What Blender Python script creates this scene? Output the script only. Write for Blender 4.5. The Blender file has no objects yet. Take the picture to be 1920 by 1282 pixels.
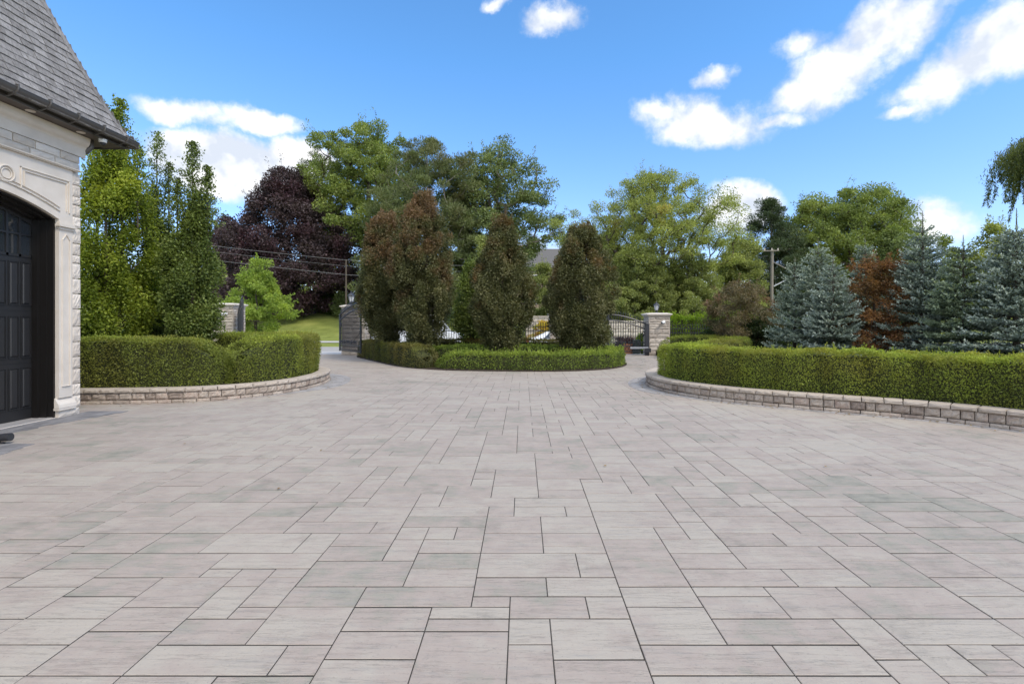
import bpy, math, random
import numpy as np
from mathutils import Vector
R = math.radians
scene = bpy.context.scene
C = scene.collection
# ------------------------------------------------------------------ camera
F, EYE, HX, HY = 950.0, 1.6, 980.0, 602.0       # focal length and vanishing point measured in the photograph
cam_d = bpy.data.cameras.new('camera'); cam = bpy.data.objects.new('camera', cam_d); C.objects.link(cam)
cam.location = (0, 0, EYE); cam.rotation_euler = (R(90), 0, 0)
cam_d.sensor_width = 36; cam_d.lens = F/1920*36
cam_d.shift_x = -(HX-960)/1920; cam_d.shift_y = -(641-HY)/1920
cam_d.clip_end = 3000; cam_d.clip_start = 0.05
scene.camera = cam
# ------------------------------------------------------------------ light
SUN_EL, SUN_AZ = 50, 132         # azimuth clockwise from +Y: behind the camera, to the right
sun_d = bpy.data.lights.new('sun', 'SUN'); sun = bpy.data.objects.new('sun', sun_d); C.objects.link(sun)
sun_d.energy = 1.6; sun_d.angle = R(16); sun_d.color = (1.0, 0.905, 0.77)
sdir = Vector((math.sin(R(SUN_AZ))*math.cos(R(SUN_EL)), math.cos(R(SUN_AZ))*math.cos(R(SUN_EL)), math.sin(R(SUN_EL))))
sun.rotation_euler = sdir.to_track_quat('Z', 'Y').to_euler()
scene.view_settings.view_transform = 'Standard'; scene.view_settings.look = 'None'
scene.view_settings.exposure = 0.72; scene.view_settings.gamma = 1
# ------------------------------------------------------------------ world: sky texture with clouds
world = bpy.data.worlds.new('World'); scene.world = world; world.use_nodes = True
wt = world.node_tree; wt.nodes.clear()
def N(t, kind, **kw):
    n = t.nodes.new(kind)
    for k, v in kw.items():
        if k == 'ins':
            for kk, vv in v.items(): n.inputs[kk].default_value = vv
        else: setattr(n, k, v)
    return n
def math_node(t, op, a, b=None, clamp=False):
    n = t.nodes.new('ShaderNodeMath'); n.operation = op; n.use_clamp = clamp
    for i, v in enumerate((a, b)):
        if v is None: continue
        if isinstance(v, (int, float)): n.inputs[i].default_value = v
        else: t.links.new(v, n.inputs[i])
    return n.outputs[0]
def vdot(t, a, vec):
    n = t.nodes.new('ShaderNodeVectorMath'); n.operation = 'DOT_PRODUCT'
    t.links.new(a, n.inputs[0]); n.inputs[1].default_value = vec
    return n.outputs['Value']
def pixdir(px, py):
    v = Vector(((px-HX)/F, 1.0, (HY-py)/F)); return v
tc = N(wt, 'ShaderNodeTexCoord')
noi = N(wt, 'ShaderNodeTexNoise', ins={'Scale': 9.0, 'Detail': 6.0, 'Roughness': 0.62})
noi2 = N(wt, 'ShaderNodeTexNoise', ins={'Scale': 15.0, 'Detail': 10.0, 'Roughness': 0.62})
noi3 = N(wt, 'ShaderNodeTexNoise', ins={'Scale': 7.0, 'Detail': 4.0, 'Roughness': 0.55})
for n in (noi, noi2, noi3): wt.links.new(tc.outputs['Generated'], n.inputs['Vector'])
vs = N(wt, 'ShaderNodeVectorMath', operation='SUBTRACT'); wt.links.new(noi.outputs['Color'], vs.inputs[0]); vs.inputs[1].default_value = (.5, .5, .5)
vm = N(wt, 'ShaderNodeVectorMath', operation='SCALE'); wt.links.new(vs.outputs[0], vm.inputs[0]); vm.inputs['Scale'].default_value = 0.075
va = N(wt, 'ShaderNodeVectorMath', operation='ADD'); wt.links.new(tc.outputs['Generated'], va.inputs[0]); wt.links.new(vm.outputs[0], va.inputs[1])
D = va.outputs[0]
BLOBS = [(1660,55,105,72,-25,1.15), (1570,130,95,62,-32,1.05), (1500,180,62,30,-15,.75), (1520,80,50,26,-10,.5), (1790,135,105,66,-25,1.15),
         (1890,70,110,78,-15,1.2), (1730,165,60,30,-10,.8), (1320,232,120,52,12,1.15), (1240,215,50,25,0,.8), (1345,143,45,18,0,.6), (1450,228,50,16,0,.6),
         (1040,35,62,28,0,1), (935,6,32,14,0,.7), (350,212,75,26,0,.85), (490,224,88,28,0,1.1), (430,312,150,66,0,1.9),
         (550,305,80,50,0,1.5), (500,350,120,40,0,1.1), (1385,395,75,44,5,1.25), (1740,420,85,42,0,.7), (1690,212,36,13,0,.55), (1010,470,60,30,0,.6),
         (1330,560,400,60,0,.7), (-300,200,200,70,0,1), (2500,250,300,90,10,1), (2200,450,200,60,0,.8)]
acc = None
for (px, py, wa, wb, ang, st) in BLOBS:
    c = pixdir(px, py); ln = c.length; c = c.normalized()
    rt = Vector((0,0,1)).cross(c); rt = -rt.normalized(); up = rt.cross(c).normalized(); 
    if up.z < 0: up = -up
    if rt.x < 0: rt = -rt
    ca, sa = math.cos(R(-ang)), math.sin(R(-ang))
    A = (rt*ca+up*sa)*(F*ln/wa)*1.0; B = (-rt*sa+up*ca)*(F*ln/wb)*1.0
    a = vdot(wt, D, tuple(A)); b = vdot(wt, D, tuple(B)); f = vdot(wt, D, tuple(c))
    r2 = math_node(wt, 'ADD', math_node(wt, 'MULTIPLY', a, a), math_node(wt, 'MULTIPLY', b, b))
    r2 = math_node(wt, 'ADD', r2, math_node(wt, 'MULTIPLY', math_node(wt, 'LESS_THAN', f, 0.0), 50.0))
    v = math_node(wt, 'MULTIPLY', math_node(wt, 'SUBTRACT', 1.0, math_node(wt, 'POWER', r2, .6)), st)
    acc = v if acc is None else math_node(wt, 'MAXIMUM', acc, v)
# unseen clouds added overhead and behind the camera to whiten the fill light
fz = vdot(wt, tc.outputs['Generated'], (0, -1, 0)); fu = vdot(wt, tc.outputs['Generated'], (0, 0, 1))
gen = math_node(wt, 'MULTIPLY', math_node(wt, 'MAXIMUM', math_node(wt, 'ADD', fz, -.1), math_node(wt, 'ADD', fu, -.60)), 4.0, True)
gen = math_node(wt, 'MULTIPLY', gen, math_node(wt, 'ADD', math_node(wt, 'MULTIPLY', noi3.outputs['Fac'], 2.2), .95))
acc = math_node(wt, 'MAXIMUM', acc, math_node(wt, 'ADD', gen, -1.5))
dens = math_node(wt, 'ADD', acc, math_node(wt, 'MULTIPLY', math_node(wt, 'SUBTRACT', noi2.outputs['Fac'], .45), 1.45))
mr = N(wt, 'ShaderNodeMapRange', interpolation_type='SMOOTHSTEP', clamp=True); wt.links.new(dens, mr.inputs['Value'])
mr.inputs['From Min'].default_value = -0.08; mr.inputs['From Max'].default_value = 0.80
sky = N(wt, 'ShaderNodeTexSky', sky_type='NISHITA', sun_disc=False, sun_elevation=R(SUN_EL), sun_rotation=R(SUN_AZ), air_density=1.0, dust_density=0.35, ozone_density=2.2, altitude=100)
skm = N(wt, 'ShaderNodeMix', data_type='RGBA', blend_type='MULTIPLY'); skm.inputs['Factor'].default_value = 1
SKYTINT = (.78, 1.14, 1.35, 1)
wt.links.new(sky.outputs[0], skm.inputs['A'])
tnt = N(wt, 'ShaderNodeMix', data_type='RGBA'); tnt.inputs['A'].default_value = (1.14, 1.08, 1.40, 1); tnt.inputs['B'].default_value = (.79, 1.29, 1.60, 1)
wt.links.new(math_node(wt, 'MULTIPLY', fu, 2.2, True), tnt.inputs['Factor']); wt.links.new(tnt.outputs['Result'], skm.inputs['B'])
cc = N(wt, 'ShaderNodeMix', data_type='RGBA'); cc.inputs['A'].default_value = (4.3, 4.7, 5.4, 1); cc.inputs['B'].default_value = (6.8, 6.8, 6.8, 1)
mr2 = N(wt, 'ShaderNodeMapRange', clamp=True); wt.links.new(dens, mr2.inputs['Value']); mr2.inputs['From Min'].default_value = .3; mr2.inputs['From Max'].default_value = 1.1
shv = N(wt, 'ShaderNodeVectorMath', operation='ADD'); wt.links.new(tc.outputs['Generated'], shv.inputs[0]); shv.inputs[1].default_value = (.012, 0, .028)
noi4 = N(wt, 'ShaderNodeTexNoise', ins={'Scale': 15.0, 'Detail': 4.0, 'Roughness': 0.55}); wt.links.new(shv.outputs[0], noi4.inputs['Vector'])
noi5 = N(wt, 'ShaderNodeTexNoise', ins={'Scale': 15.0, 'Detail': 4.0, 'Roughness': 0.55}); wt.links.new(tc.outputs['Generated'], noi5.inputs['Vector'])
cfac = math_node(wt, 'ADD', math_node(wt, 'MULTIPLY', math_node(wt, 'SUBTRACT', noi5.outputs['Fac'], noi4.outputs['Fac']), 3.6), .5, True)  # bright tops and grey undersides painted into the cloud colour from shifted noise
wt.links.new(cfac, cc.inputs['Factor'])
sm = N(wt, 'ShaderNodeMix', data_type='RGBA'); wt.links.new(mr.outputs[0], sm.inputs['Factor'])
wt.links.new(skm.outputs['Result'], sm.inputs['A']); wt.links.new(cc.outputs['Result'], sm.inputs['B'])
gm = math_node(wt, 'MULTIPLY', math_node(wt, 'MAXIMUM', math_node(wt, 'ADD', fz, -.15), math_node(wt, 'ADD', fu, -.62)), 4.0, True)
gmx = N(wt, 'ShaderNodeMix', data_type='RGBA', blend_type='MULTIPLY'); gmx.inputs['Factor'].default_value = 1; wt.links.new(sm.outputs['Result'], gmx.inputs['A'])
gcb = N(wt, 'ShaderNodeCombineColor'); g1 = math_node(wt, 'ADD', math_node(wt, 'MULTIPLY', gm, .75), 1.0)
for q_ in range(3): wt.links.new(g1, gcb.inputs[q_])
wt.links.new(gcb.outputs[0], gmx.inputs['B'])       # unseen sky overhead and behind the camera is brightened for added soft fill
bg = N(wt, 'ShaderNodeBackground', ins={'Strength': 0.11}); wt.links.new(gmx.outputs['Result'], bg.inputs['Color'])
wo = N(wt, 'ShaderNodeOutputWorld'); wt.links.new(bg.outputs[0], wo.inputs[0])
world.cycles.sampling_method = 'MANUAL'; world.cycles.sample_map_resolution = 512
scene.cycles.max_bounces = 6; scene.cycles.diffuse_bounces = 4; scene.cycles.transparent_max_bounces = 8

# ------------------------------------------------------------------ helpers
def at(px, py, Y): return Vector(((px-HX)/F*Y, Y, EYE+(HY-py)/F*Y))
def gx(px, Y): return (px-HX)/F*Y
def gz(py, Y): return EYE+(HY-py)/F*Y
def gp(px, py, z=0.0):
    Y = F*(EYE-z)/(py-HY); return ((px-HX)/F*Y, Y)
def S(a, b, x):
    t = min(1, max(0, (x-a)/(b-a))); return t*t*(3-2*t)
def T(x, y):
    dip = -.35*S(-9, -1, x)*S(25, 27, y)*(1-S(38, 46, y))
    return dip + 3.3*S(44, 64, y) + 1.5*S(62, 115, y)
def tag(o, label=None, cat=None, group=None, kind=None):
    for k, v in (('label', label), ('category', cat), ('group', group), ('kind', kind)):
        if v: o[k] = v
    return o
def empty(name, loc=(0,0,0), rz=0, label=None, cat=None, group=None):
    o = bpy.data.objects.new(name, None); C.objects.link(o); o.location = loc; o.rotation_euler = (0, 0, rz); o.empty_display_size = .2
    return tag(o, label, cat, group)
def link_mesh(name, me, mat, parent=None, loc=None):
    me.materials.append(mat); o = bpy.data.objects.new(name, me); C.objects.link(o)
    if parent: o.parent = parent
    if loc: o.location = loc
    return o
def quads_mesh(name, V, tint, k=4):
    """V: (n,k,3) array of separate polygons, tint (n,)"""
    n = len(V); me = bpy.data.meshes.new(name)
    me.vertices.add(n*k); me.vertices.foreach_set('co', V.reshape(-1).astype(np.float32))
    me.loops.add(n*k); me.loops.foreach_set('vertex_index', np.arange(n*k, dtype=np.int32))
    me.polygons.add(n); me.polygons.foreach_set('loop_start', np.arange(0, n*k, k, dtype=np.int32))
    a = me.attributes.new('tint', 'FLOAT', 'POINT'); a.data.foreach_set('value', np.repeat(tint, k).astype(np.float32))
    me.update(calc_edges=True); return me
class MB:
    def __init__(s): s.v = []; s.f = []; s.t = []
    def add(s, vs, fs, tint=.5):
        b = len(s.v); s.v += [tuple(v) for v in vs]; s.t += [tint]*len(vs); s.f += [tuple(i+b for i in f) for f in fs]
    def box(s, x0, x1, y0, y1, z0, z1, tint=.5):
        s.add([(x0,y0,z0),(x1,y0,z0),(x1,y1,z0),(x0,y1,z0),(x0,y0,z1),(x1,y0,z1),(x1,y1,z1),(x0,y1,z1)],
              [(3,2,1,0),(4,5,6,7),(0,1,5,4),(1,2,6,5),(2,3,7,6),(3,0,4,7)], tint)
    def obox(s, c, u, v, w, tint=.5, ch=0.0):
        """centre c, half-extent vectors u,v,w (w outward); ch chamfers the outward face"""
        c, u, v, w = Vector(c), Vector(u), Vector(v), Vector(w)
        if u.cross(v).dot(w) < 0: u = -u
        base = [c-u-v-w, c+u-v-w, c+u+v-w, c-u+v-w]
        if ch <= 0:
            s.add(base+[c-u-v+w, c+u-v+w, c+u+v+w, c-u+v+w], [(3,2,1,0),(4,5,6,7),(0,1,5,4),(1,2,6,5),(2,3,7,6),(3,0,4,7)], tint); return
        wl = w*(1-ch/w.length); ui = u*(1-ch/u.length); vi = v*(1-ch/v.length)
        s.add(base+[c-u-v+wl, c+u-v+wl, c+u+v+wl, c-u+v+wl, c-ui-vi+w, c+ui-vi+w, c+ui+vi+w, c-ui+vi+w],
              [(3,2,1,0),(0,1,5,4),(1,2,6,5),(2,3,7,6),(3,0,4,7),(4,5,9,8),(5,6,10,9),(6,7,11,10),(7,4,8,11),(8,9,10,11)], tint)
    def rock(s, c, u, v, w, rng, tint=.5, amp=.012, nx=4, ny=3):
        """block whose outward (w) face is rough"""
        c, u, v, w = Vector(c), Vector(u), Vector(v), Vector(w)
        if u.cross(v).dot(w) < 0: u = -u
        wn = w.normalized(); vs = []; 
        for j in range(ny+1):
            for i in range(nx+1):
                a, b = i/nx*2-1, j/ny*2-1
                edge = max(abs(a), abs(b)) > .99
                d = -amp*.9 if edge else rng.uniform(-.3, 1)*amp
                if edge: a *= rng.uniform(.955, .99); b *= rng.uniform(.93, .985)
                vs.append(c+u*a+v*b+w+wn*d)
        fs = [(j*(nx+1)+i, j*(nx+1)+i+1, (j+1)*(nx+1)+i+1, (j+1)*(nx+1)+i) for j in range(ny) for i in range(nx)]
        n = len(vs); vs += [c-u-v-w, c+u-v-w, c+u+v-w, c-u+v-w]
        k0, k1, k2, k3 = 0, nx, (ny+1)*(nx+1)-1, ny*(nx+1)
        fs.append(tuple([n, n+1]+list(range(nx, -1, -1))))
        fs.append(tuple([n+2, n+3]+list(range(k3, k2+1))))
        fs.append(tuple([n+1, n+2]+[j*(nx+1)+nx for j in range(ny, -1, -1)]))
        fs.append(tuple([n+3, n]+[j*(nx+1) for j in range(0, ny+1)]))
        s.add(vs, fs, tint)
    def tube(s, pts, rad, n=6, tint=.5, cap=True):
        pts = [Vector(p) for p in pts]; m = len(pts)
        if not hasattr(rad, '__len__'): rad = [rad]*m
        vs = []; fs = []; ref = None
        for i, p in enumerate(pts):
            d = (pts[min(i+1, m-1)]-pts[max(i-1, 0)]).normalized()
            if ref is None: ref = Vector((1,0,0)) if abs(d.x) < .8 else Vector((0,1,0))
            a = (ref-d*ref.dot(d)); a = a.normalized() if a.length > 1e-4 else d.orthogonal().normalized(); ref = a; b = d.cross(a)
            for k in range(n):
                t = 2*math.pi*k/n; vs.append(p+(a*math.cos(t)+b*math.sin(t))*rad[i])
        for i in range(m-1):
            for k in range(n):
                k2 = (k+1) % n; fs.append((i*n+k, i*n+k2, (i+1)*n+k2, (i+1)*n+k))
        if cap: fs.append(tuple(range(n-1, -1, -1))); fs.append(tuple((m-1)*n+k for k in range(n)))
        s.add(vs, fs, tint)
    def lathe(s, prof, c=(0,0,0), n=16, tint=.5, rot=0):
        vs = []; fs = []; m = len(prof)
        for (r, z) in prof:
            for k in range(n):
                t = 2*math.pi*k/n+rot; vs.append((c[0]+r*math.cos(t), c[1]+r*math.sin(t), c[2]+z))
        for i in range(m-1):
            for k in range(n):
                k2 = (k+1) % n; fs.append((i*n+k, i*n+k2, (i+1)*n+k2, (i+1)*n+k))
        fs.append(tuple(range(n-1, -1, -1))); fs.append(tuple((m-1)*n+k for k in range(n)))
        s.add(vs, fs, tint)
    def prism(s, poly, z0, z1, tint=.5):
        n = len(poly); s.add([(x,y,z0) for x,y in poly]+[(x,y,z1) for x,y in poly],
            [tuple(range(n-1,-1,-1)), tuple(range(n, 2*n))]+[(i, (i+1)%n, n+(i+1)%n, n+i) for i in range(n)], tint)
    def sweepx(s, prof, p0, p1, tint=.5):
        """profile of (offset vector) points closed, swept between two points"""
        n = len(prof); p0 = Vector(p0); p1 = Vector(p1)
        s.add([p0+Vector(q) for q in prof]+[p1+Vector(q) for q in prof],
              [tuple(range(n-1,-1,-1)), tuple(range(n,2*n))]+[(i,(i+1)%n,n+(i+1)%n,n+i) for i in range(n)], tint)
    def build(s, name, mat, parent=None, smooth=False, loc=None, recalc=False):
        me = bpy.data.meshes.new(name); me.from_pydata(s.v, [], s.f)
        a = me.attributes.new('tint', 'FLOAT', 'POINT'); a.data.foreach_set('value', np.array(s.t, dtype=np.float32))
        if recalc:
            import bmesh
            bm = bmesh.new(); bm.from_mesh(me); bmesh.ops.recalc_face_normals(bm, faces=bm.faces); bm.to_mesh(me); bm.free()
        if smooth:
            me.polygons.foreach_set('use_smooth', [True]*len(me.polygons))
        me.update(); return link_mesh(name, me, mat, parent, loc)
def catmull(pts, n=8):
    P = [np.array(p, float) for p in pts]; P = [2*P[0]-P[1]]+P+[2*P[-1]-P[-2]]; out = []
    for i in range(1, len(P)-2):
        for k in range(n):
            t = k/n; a, b, c, d = P[i-1], P[i], P[i+1], P[i+2]
            out.append(.5*((2*b)+(-a+c)*t+(2*a-5*b+4*c-d)*t*t+(-a+3*b-3*c+d)*t**3))
    out.append(P[-2]); return np.array(out)
def resample(P, step):
    d = np.r_[0, np.cumsum(np.linalg.norm(np.diff(P, axis=0), axis=1))]; n = max(2, int(round(d[-1]/step))+1)
    s = np.linspace(0, d[-1], n); return np.stack([np.interp(s, d, P[:, k]) for k in range(P.shape[1])], 1)
def normals2(P):
    t = np.gradient(P, axis=0); t /= np.linalg.norm(t, axis=1)[:, None]+1e-9
    return np.stack([-t[:, 1], t[:, 0]], 1)      # left of travel
def copy_tree(o, parent=None):
    c = o.copy(); C.objects.link(c); c.parent = parent
    for ch in list(o.children): copy_tree(ch, c)
    return c

# ------------------------------------------------------------------ materials
MATS = {}
def mat_base(name):
    m = bpy.data.materials.new(name); m.use_nodes = True; t = m.node_tree; t.nodes.clear()
    out = N(t, 'ShaderNodeOutputMaterial'); return m, t, out
def ramp(t, fac, stops):
    r = N(t, 'ShaderNodeValToRGB'); e = r.color_ramp.elements
    while len(e) < len(stops): e.new(.5)
    for i, (p, c) in enumerate(stops): e[i].position = p; e[i].color = (*c, 1)
    t.links.new(fac, r.inputs[0]); return r.outputs[0]
def noise(t, co, scale, detail=4, rough=.55, vec=None):
    n = N(t, 'ShaderNodeTexNoise', ins={'Scale': scale, 'Detail': detail, 'Roughness': rough})
    if vec:
        mp = N(t, 'ShaderNodeMapping'); mp.inputs['Scale'].default_value = vec; t.links.new(co, mp.inputs[0]); co = mp.outputs[0]
    t.links.new(co, n.inputs['Vector']); return n.outputs['Fac']
def mixc(t, fac, a, b, mode='MIX'):
    n = N(t, 'ShaderNodeMix', data_type='RGBA', blend_type=mode)
    for key, v in (('Factor', fac), ('A', a), ('B', b)):
        if isinstance(v, (int, float)): n.inputs[key].default_value = v
        elif isinstance(v, tuple): n.inputs[key].default_value = (*v, 1)
        else: t.links.new(v, n.inputs[key])
    return n.outputs['Result']
def surf(name, cols, rough=.8, nscale=6, bump=.0, bscale=60, spec=.3, metal=0.0, ncontrast=.35, vec=None, speck=None, coat=0):
    """colour picked by the piece's own tint, broken up by noise; cols = list of colours dark..light"""
    if name in MATS: return MATS[name]
    m, t, out = mat_base(name); tcn = N(t, 'ShaderNodeTexCoord'); co = tcn.outputs['Object']
    at_ = N(t, 'ShaderNodeAttribute', attribute_name='tint')
    nf = noise(t, co, nscale, 6, .6, vec)
    f = math_node(t, 'ADD', math_node(t, 'MULTIPLY', at_.outputs['Fac'], 1-ncontrast), math_node(t, 'MULTIPLY', math_node(t, 'ADD', math_node(t, 'MULTIPLY', math_node(t, 'SUBTRACT', nf, .5), 2.2), .5), ncontrast), True)
    c = ramp(t, f, [(i/(len(cols)-1) if len(cols) > 1 else 0, x) for i, x in enumerate(cols)]) if len(cols) > 1 else mixc(t, 0.0, cols[0], cols[0])
    if speck:
        sf = noise(t, co, speck[1], 3, .7); sr = N(t, 'ShaderNodeMapRange', clamp=True); t.links.new(sf, sr.inputs[0]); sr.inputs[1].default_value = speck[2]; sr.inputs[2].default_value = speck[2]+.12
        c = mixc(t, math_node(t, 'MULTIPLY', sr.outputs[0], speck[3]), c, speck[0])
    p = N(t, 'ShaderNodeBsdfPrincipled', ins={'Roughness': rough, 'Specular IOR Level': spec, 'Metallic': metal, 'Coat Weight': coat})
    t.links.new(c, p.inputs['Base Color'])
    if bump > 0:
        b = N(t, 'ShaderNodeBump', ins={'Strength': .9, 'Distance': bump}); t.links.new(noise(t, co, bscale, 5, .65, vec), b.inputs['Height']); t.links.new(b.outputs[0], p.inputs['Normal'])
    t.links.new(p.outputs[0], out.inputs[0]); MATS[name] = m; return m
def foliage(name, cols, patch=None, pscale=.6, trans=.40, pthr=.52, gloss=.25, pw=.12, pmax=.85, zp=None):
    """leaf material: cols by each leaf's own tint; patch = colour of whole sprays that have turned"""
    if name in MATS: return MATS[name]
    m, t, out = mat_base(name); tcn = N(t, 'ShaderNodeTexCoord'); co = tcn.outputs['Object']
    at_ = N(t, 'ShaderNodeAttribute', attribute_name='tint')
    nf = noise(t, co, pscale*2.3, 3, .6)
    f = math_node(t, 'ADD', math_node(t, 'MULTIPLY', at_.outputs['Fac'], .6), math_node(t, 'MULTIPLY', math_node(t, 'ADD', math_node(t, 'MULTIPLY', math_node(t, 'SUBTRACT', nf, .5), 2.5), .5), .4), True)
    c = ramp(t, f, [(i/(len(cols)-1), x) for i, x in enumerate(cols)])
    if patch:
        pf = noise(t, co, pscale, 4, .6)
        if zp: sx_ = N(t, 'ShaderNodeSeparateXYZ'); t.links.new(co, sx_.inputs[0]); pf = math_node(t, 'ADD', pf, math_node(t, 'MULTIPLY', math_node(t, 'SUBTRACT', sx_.outputs[2], zp[0]), zp[1]))
        mrn = N(t, 'ShaderNodeMapRange', clamp=True); t.links.new(pf, mrn.inputs[0]); mrn.inputs[1].default_value = pthr; mrn.inputs[2].default_value = pthr+pw
        pm = math_node(t, 'MULTIPLY', mrn.outputs[0], math_node(t, 'ADD', math_node(t, 'MULTIPLY', at_.outputs['Fac'], .7), .3))
        c = mixc(t, math_node(t, 'MULTIPLY', pm, pmax), c, patch)
    p = N(t, 'ShaderNodeBsdfPrincipled', ins={'Roughness': .48, 'Specular IOR Level': gloss}); t.links.new(c, p.inputs['Base Color'])
    tr = N(t, 'ShaderNodeBsdfTranslucent'); c2 = mixc(t, .6, c, (1.0, 1.0, .35), 'MULTIPLY'); c3 = mixc(t, 1.0, c2, (1.5, 1.5, 1.5), 'MULTIPLY'); t.links.new(c3, tr.inputs[0])
    mx = N(t, 'ShaderNodeMixShader'); mx.inputs[0].default_value = trans; t.links.new(p.outputs[0], mx.inputs[1]); t.links.new(tr.outputs[0], mx.inputs[2])
    t.links.new(mx.outputs[0], out.inputs[0]); MATS[name] = m; return m
def glass_mat():
    m, t, out = mat_base('window_glass'); p = N(t, 'ShaderNodeBsdfPrincipled', ins={'Base Color': (.02, .025, .03, 1), 'Roughness': .06, 'Specular IOR Level': .8}); t.links.new(p.outputs[0], out.inputs[0]); return m
GLASS = glass_mat()
M_bark = surf('bark', [(.045,.035,.026), (.13,.105,.08)], .95, 5, .03, 14, vec=(1,1,.25))
M_bark_pale = surf('bark_pale', [(.10,.085,.07), (.24,.21,.175)], .95, 5, .02, 14, vec=(1,1,.3))
M_soil = surf('soil_mulch', [(.022,.016,.011), (.07,.05,.034)], 1, 9, .03, 30)
M_grass = surf('grass_green', [(.12,.145,.024), (.195,.225,.045), (.28,.295,.07)], .95, .6, .05, 30, ncontrast=.9, speck=((.3,.3,.1), 1.6, .56, .35))
M_iron = surf('black_iron', [(.018,.018,.022), (.04,.04,.046)], .42, 20, .001, 80, spec=.5)
M_lime = surf('limestone_smooth', [(.54,.475,.40), (.68,.61,.525)], .85, 3, .002, 70, ncontrast=.7)
M_stone = surf('limestone_rock', [(.48,.41,.335), (.60,.525,.44), (.72,.64,.55)], .9, 9, .008, 35, ncontrast=.4)
M_ledge = surf('pillar_stone', [(.30,.25,.205), (.45,.39,.325), (.60,.53,.45)], .9, 8, .008, 30, ncontrast=.45)
M_block = surf('wall_block', [(.17,.13,.105), (.30,.24,.195), (.42,.355,.29), (.38,.28,.225)], .95, 10, .006, 60, ncontrast=.4, speck=((.07,.06,.05), 40, .55, .5))
M_cap = surf('wall_cap', [(.36,.30,.24), (.48,.41,.34)], .95, 12, .004, 90, ncontrast=.5, speck=((.14,.12,.10), 60, .56, .45))
M_white = surf('white_plastic', [(.7,.7,.7), (.8,.8,.8)], .35, 3)
M_dark = surf('dark_rubber', [(.012,.012,.013), (.03,.03,.03)], .6, 9)

# ------------------------------------------------------------------ leaves and trees
def norm(a): return a/(np.linalg.norm(a, axis=-1, keepdims=True)+1e-9)
def leaf_quads(P, Tn, Nn, L, W, fold=.18):
    Tn = norm(Tn); Sd = norm(np.cross(Nn, Tn)); Nn = np.cross(Tn, Sd); L = np.broadcast_to(L, (len(P),))[:, None]; W = np.broadcast_to(W, (len(P),))[:, None]
    mid = P+Tn*L*.45+Nn*W*fold
    return np.stack([P, mid+Sd*W*.5, P+Tn*L-Nn*W*fold*.6, mid-Sd*W*.5], 1)
def rdir(rng, n): return norm(rng.normal(size=(n, 3)))
def cluster_leaves(rng, cen, rad, nper, L, stretch=(1,1,.7), up=.5, outdir=None, inner=.45, wr=.62, droop=0., jit=.3):
    n = len(cen)*nper; c = np.repeat(cen, nper, 0); r = np.repeat(np.broadcast_to(rad, (len(cen),)), nper)[:, None]
    d = rdir(rng, n); off = d*r*(rng.random((n, 1))**inner)*np.array(stretch); P = c+off
    out = d if outdir is None else norm(d+np.repeat(outdir, nper, 0))
    Nn = norm(out*.5+np.array([0, 0, up])+rng.normal(size=(n, 3))*.55); Tn = norm(out*.8+rng.normal(size=(n, 3))*.7+np.array([0, 0, -droop]))
    l = L*rng.uniform(.65, 1.3, n); Q = leaf_quads(P, Tn, Nn, l, l*wr)
    tint = np.clip(rng.random(n)*.7+np.repeat(rng.random(len(cen)), nper)*jit, 0, 1); return Q, tint
def envelope_points(rng, prof, H, Rm, n, shell=2.2, lump=.18, zpow=1.0, mind=0.0):
    zs = np.array([p[0] for p in prof]); rs = np.array([p[1] for p in prof]); ph = rng.uniform(0, 6.28, 8); out = []; tries = 0
    while len(out) < n and tries < n*60:
        tries += 1; z = zs[0]+(zs[-1]-zs[0])*rng.random(); rr = np.interp(z, zs, rs)
        if rng.random() > (rr+.12): continue
        a = rng.uniform(0, 2*math.pi)
        k = 1+lump*(math.sin(2*a+ph[0]+5*z)+.7*math.sin(3*a+ph[1]-9*z)+.6*math.sin(5*a+ph[2]+14*z)+.5*math.sin(11*z+ph[3]))
        r = rr*Rm*k*(rng.random()**(1/shell)); p = np.array([r*math.cos(a), r*math.sin(a), z*H+rng.normal()*.01*H])
        if mind and out and np.min(np.linalg.norm(np.array(out)-p, axis=1)) < mind: continue
        out.append(p)
    return np.array(out)
def skeleton(rng, tips, H, trunk_h, r0, lean=(0, 0), forks=1, spread=0.0, up=.5):
    nodes = []; par = []
    for f in range(forks):
        a = rng.uniform(0, 6.28); m = 9; 
        for i in range(m):
            t = i/(m-1); nodes.append(np.array([lean[0]*t+spread*math.cos(a+f*6.28/forks)*t*H+rng.normal()*.006*H*(t > 0), lean[1]*t+spread*math.sin(a+f*6.28/forks)*t*H, t*trunk_h*(1 if f == 0 else .9)]))
            par.append(-1 if i == 0 else len(nodes)-2)
    order = np.argsort(np.linalg.norm(tips-np.array([0, 0, trunk_h*.6]), axis=1)); A = [n for n in nodes]; 
    for k in order:
        p = tips[k]; arr = np.array(A); dd = np.linalg.norm(arr-p, axis=1)+up*np.maximum(0, arr[:, 2]-(p[2]-.25*np.linalg.norm(arr[:, :2]-p[:2], axis=1)))*2+ .3*np.linalg.norm(arr[:, :2], axis=1)*0
        j = int(np.argmin(dd)); q = A[j]; L = np.linalg.norm(p-q)
        m1 = q*.5+p*.5+rng.normal(size=3)*.06*L+np.array([0, 0, -.08*L]); A.append(m1); par.append(j); A.append(p); par.append(len(A)-2)
    cnt = np.ones(len(A)); 
    for i in range(len(A)-1, -1, -1):
        if par[i] >= 0: cnt[par[i]] += cnt[i]
    rad = r0*np.sqrt(cnt/cnt[0]); rad = np.maximum(rad, r0*.035); return A, par, rad
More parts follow.
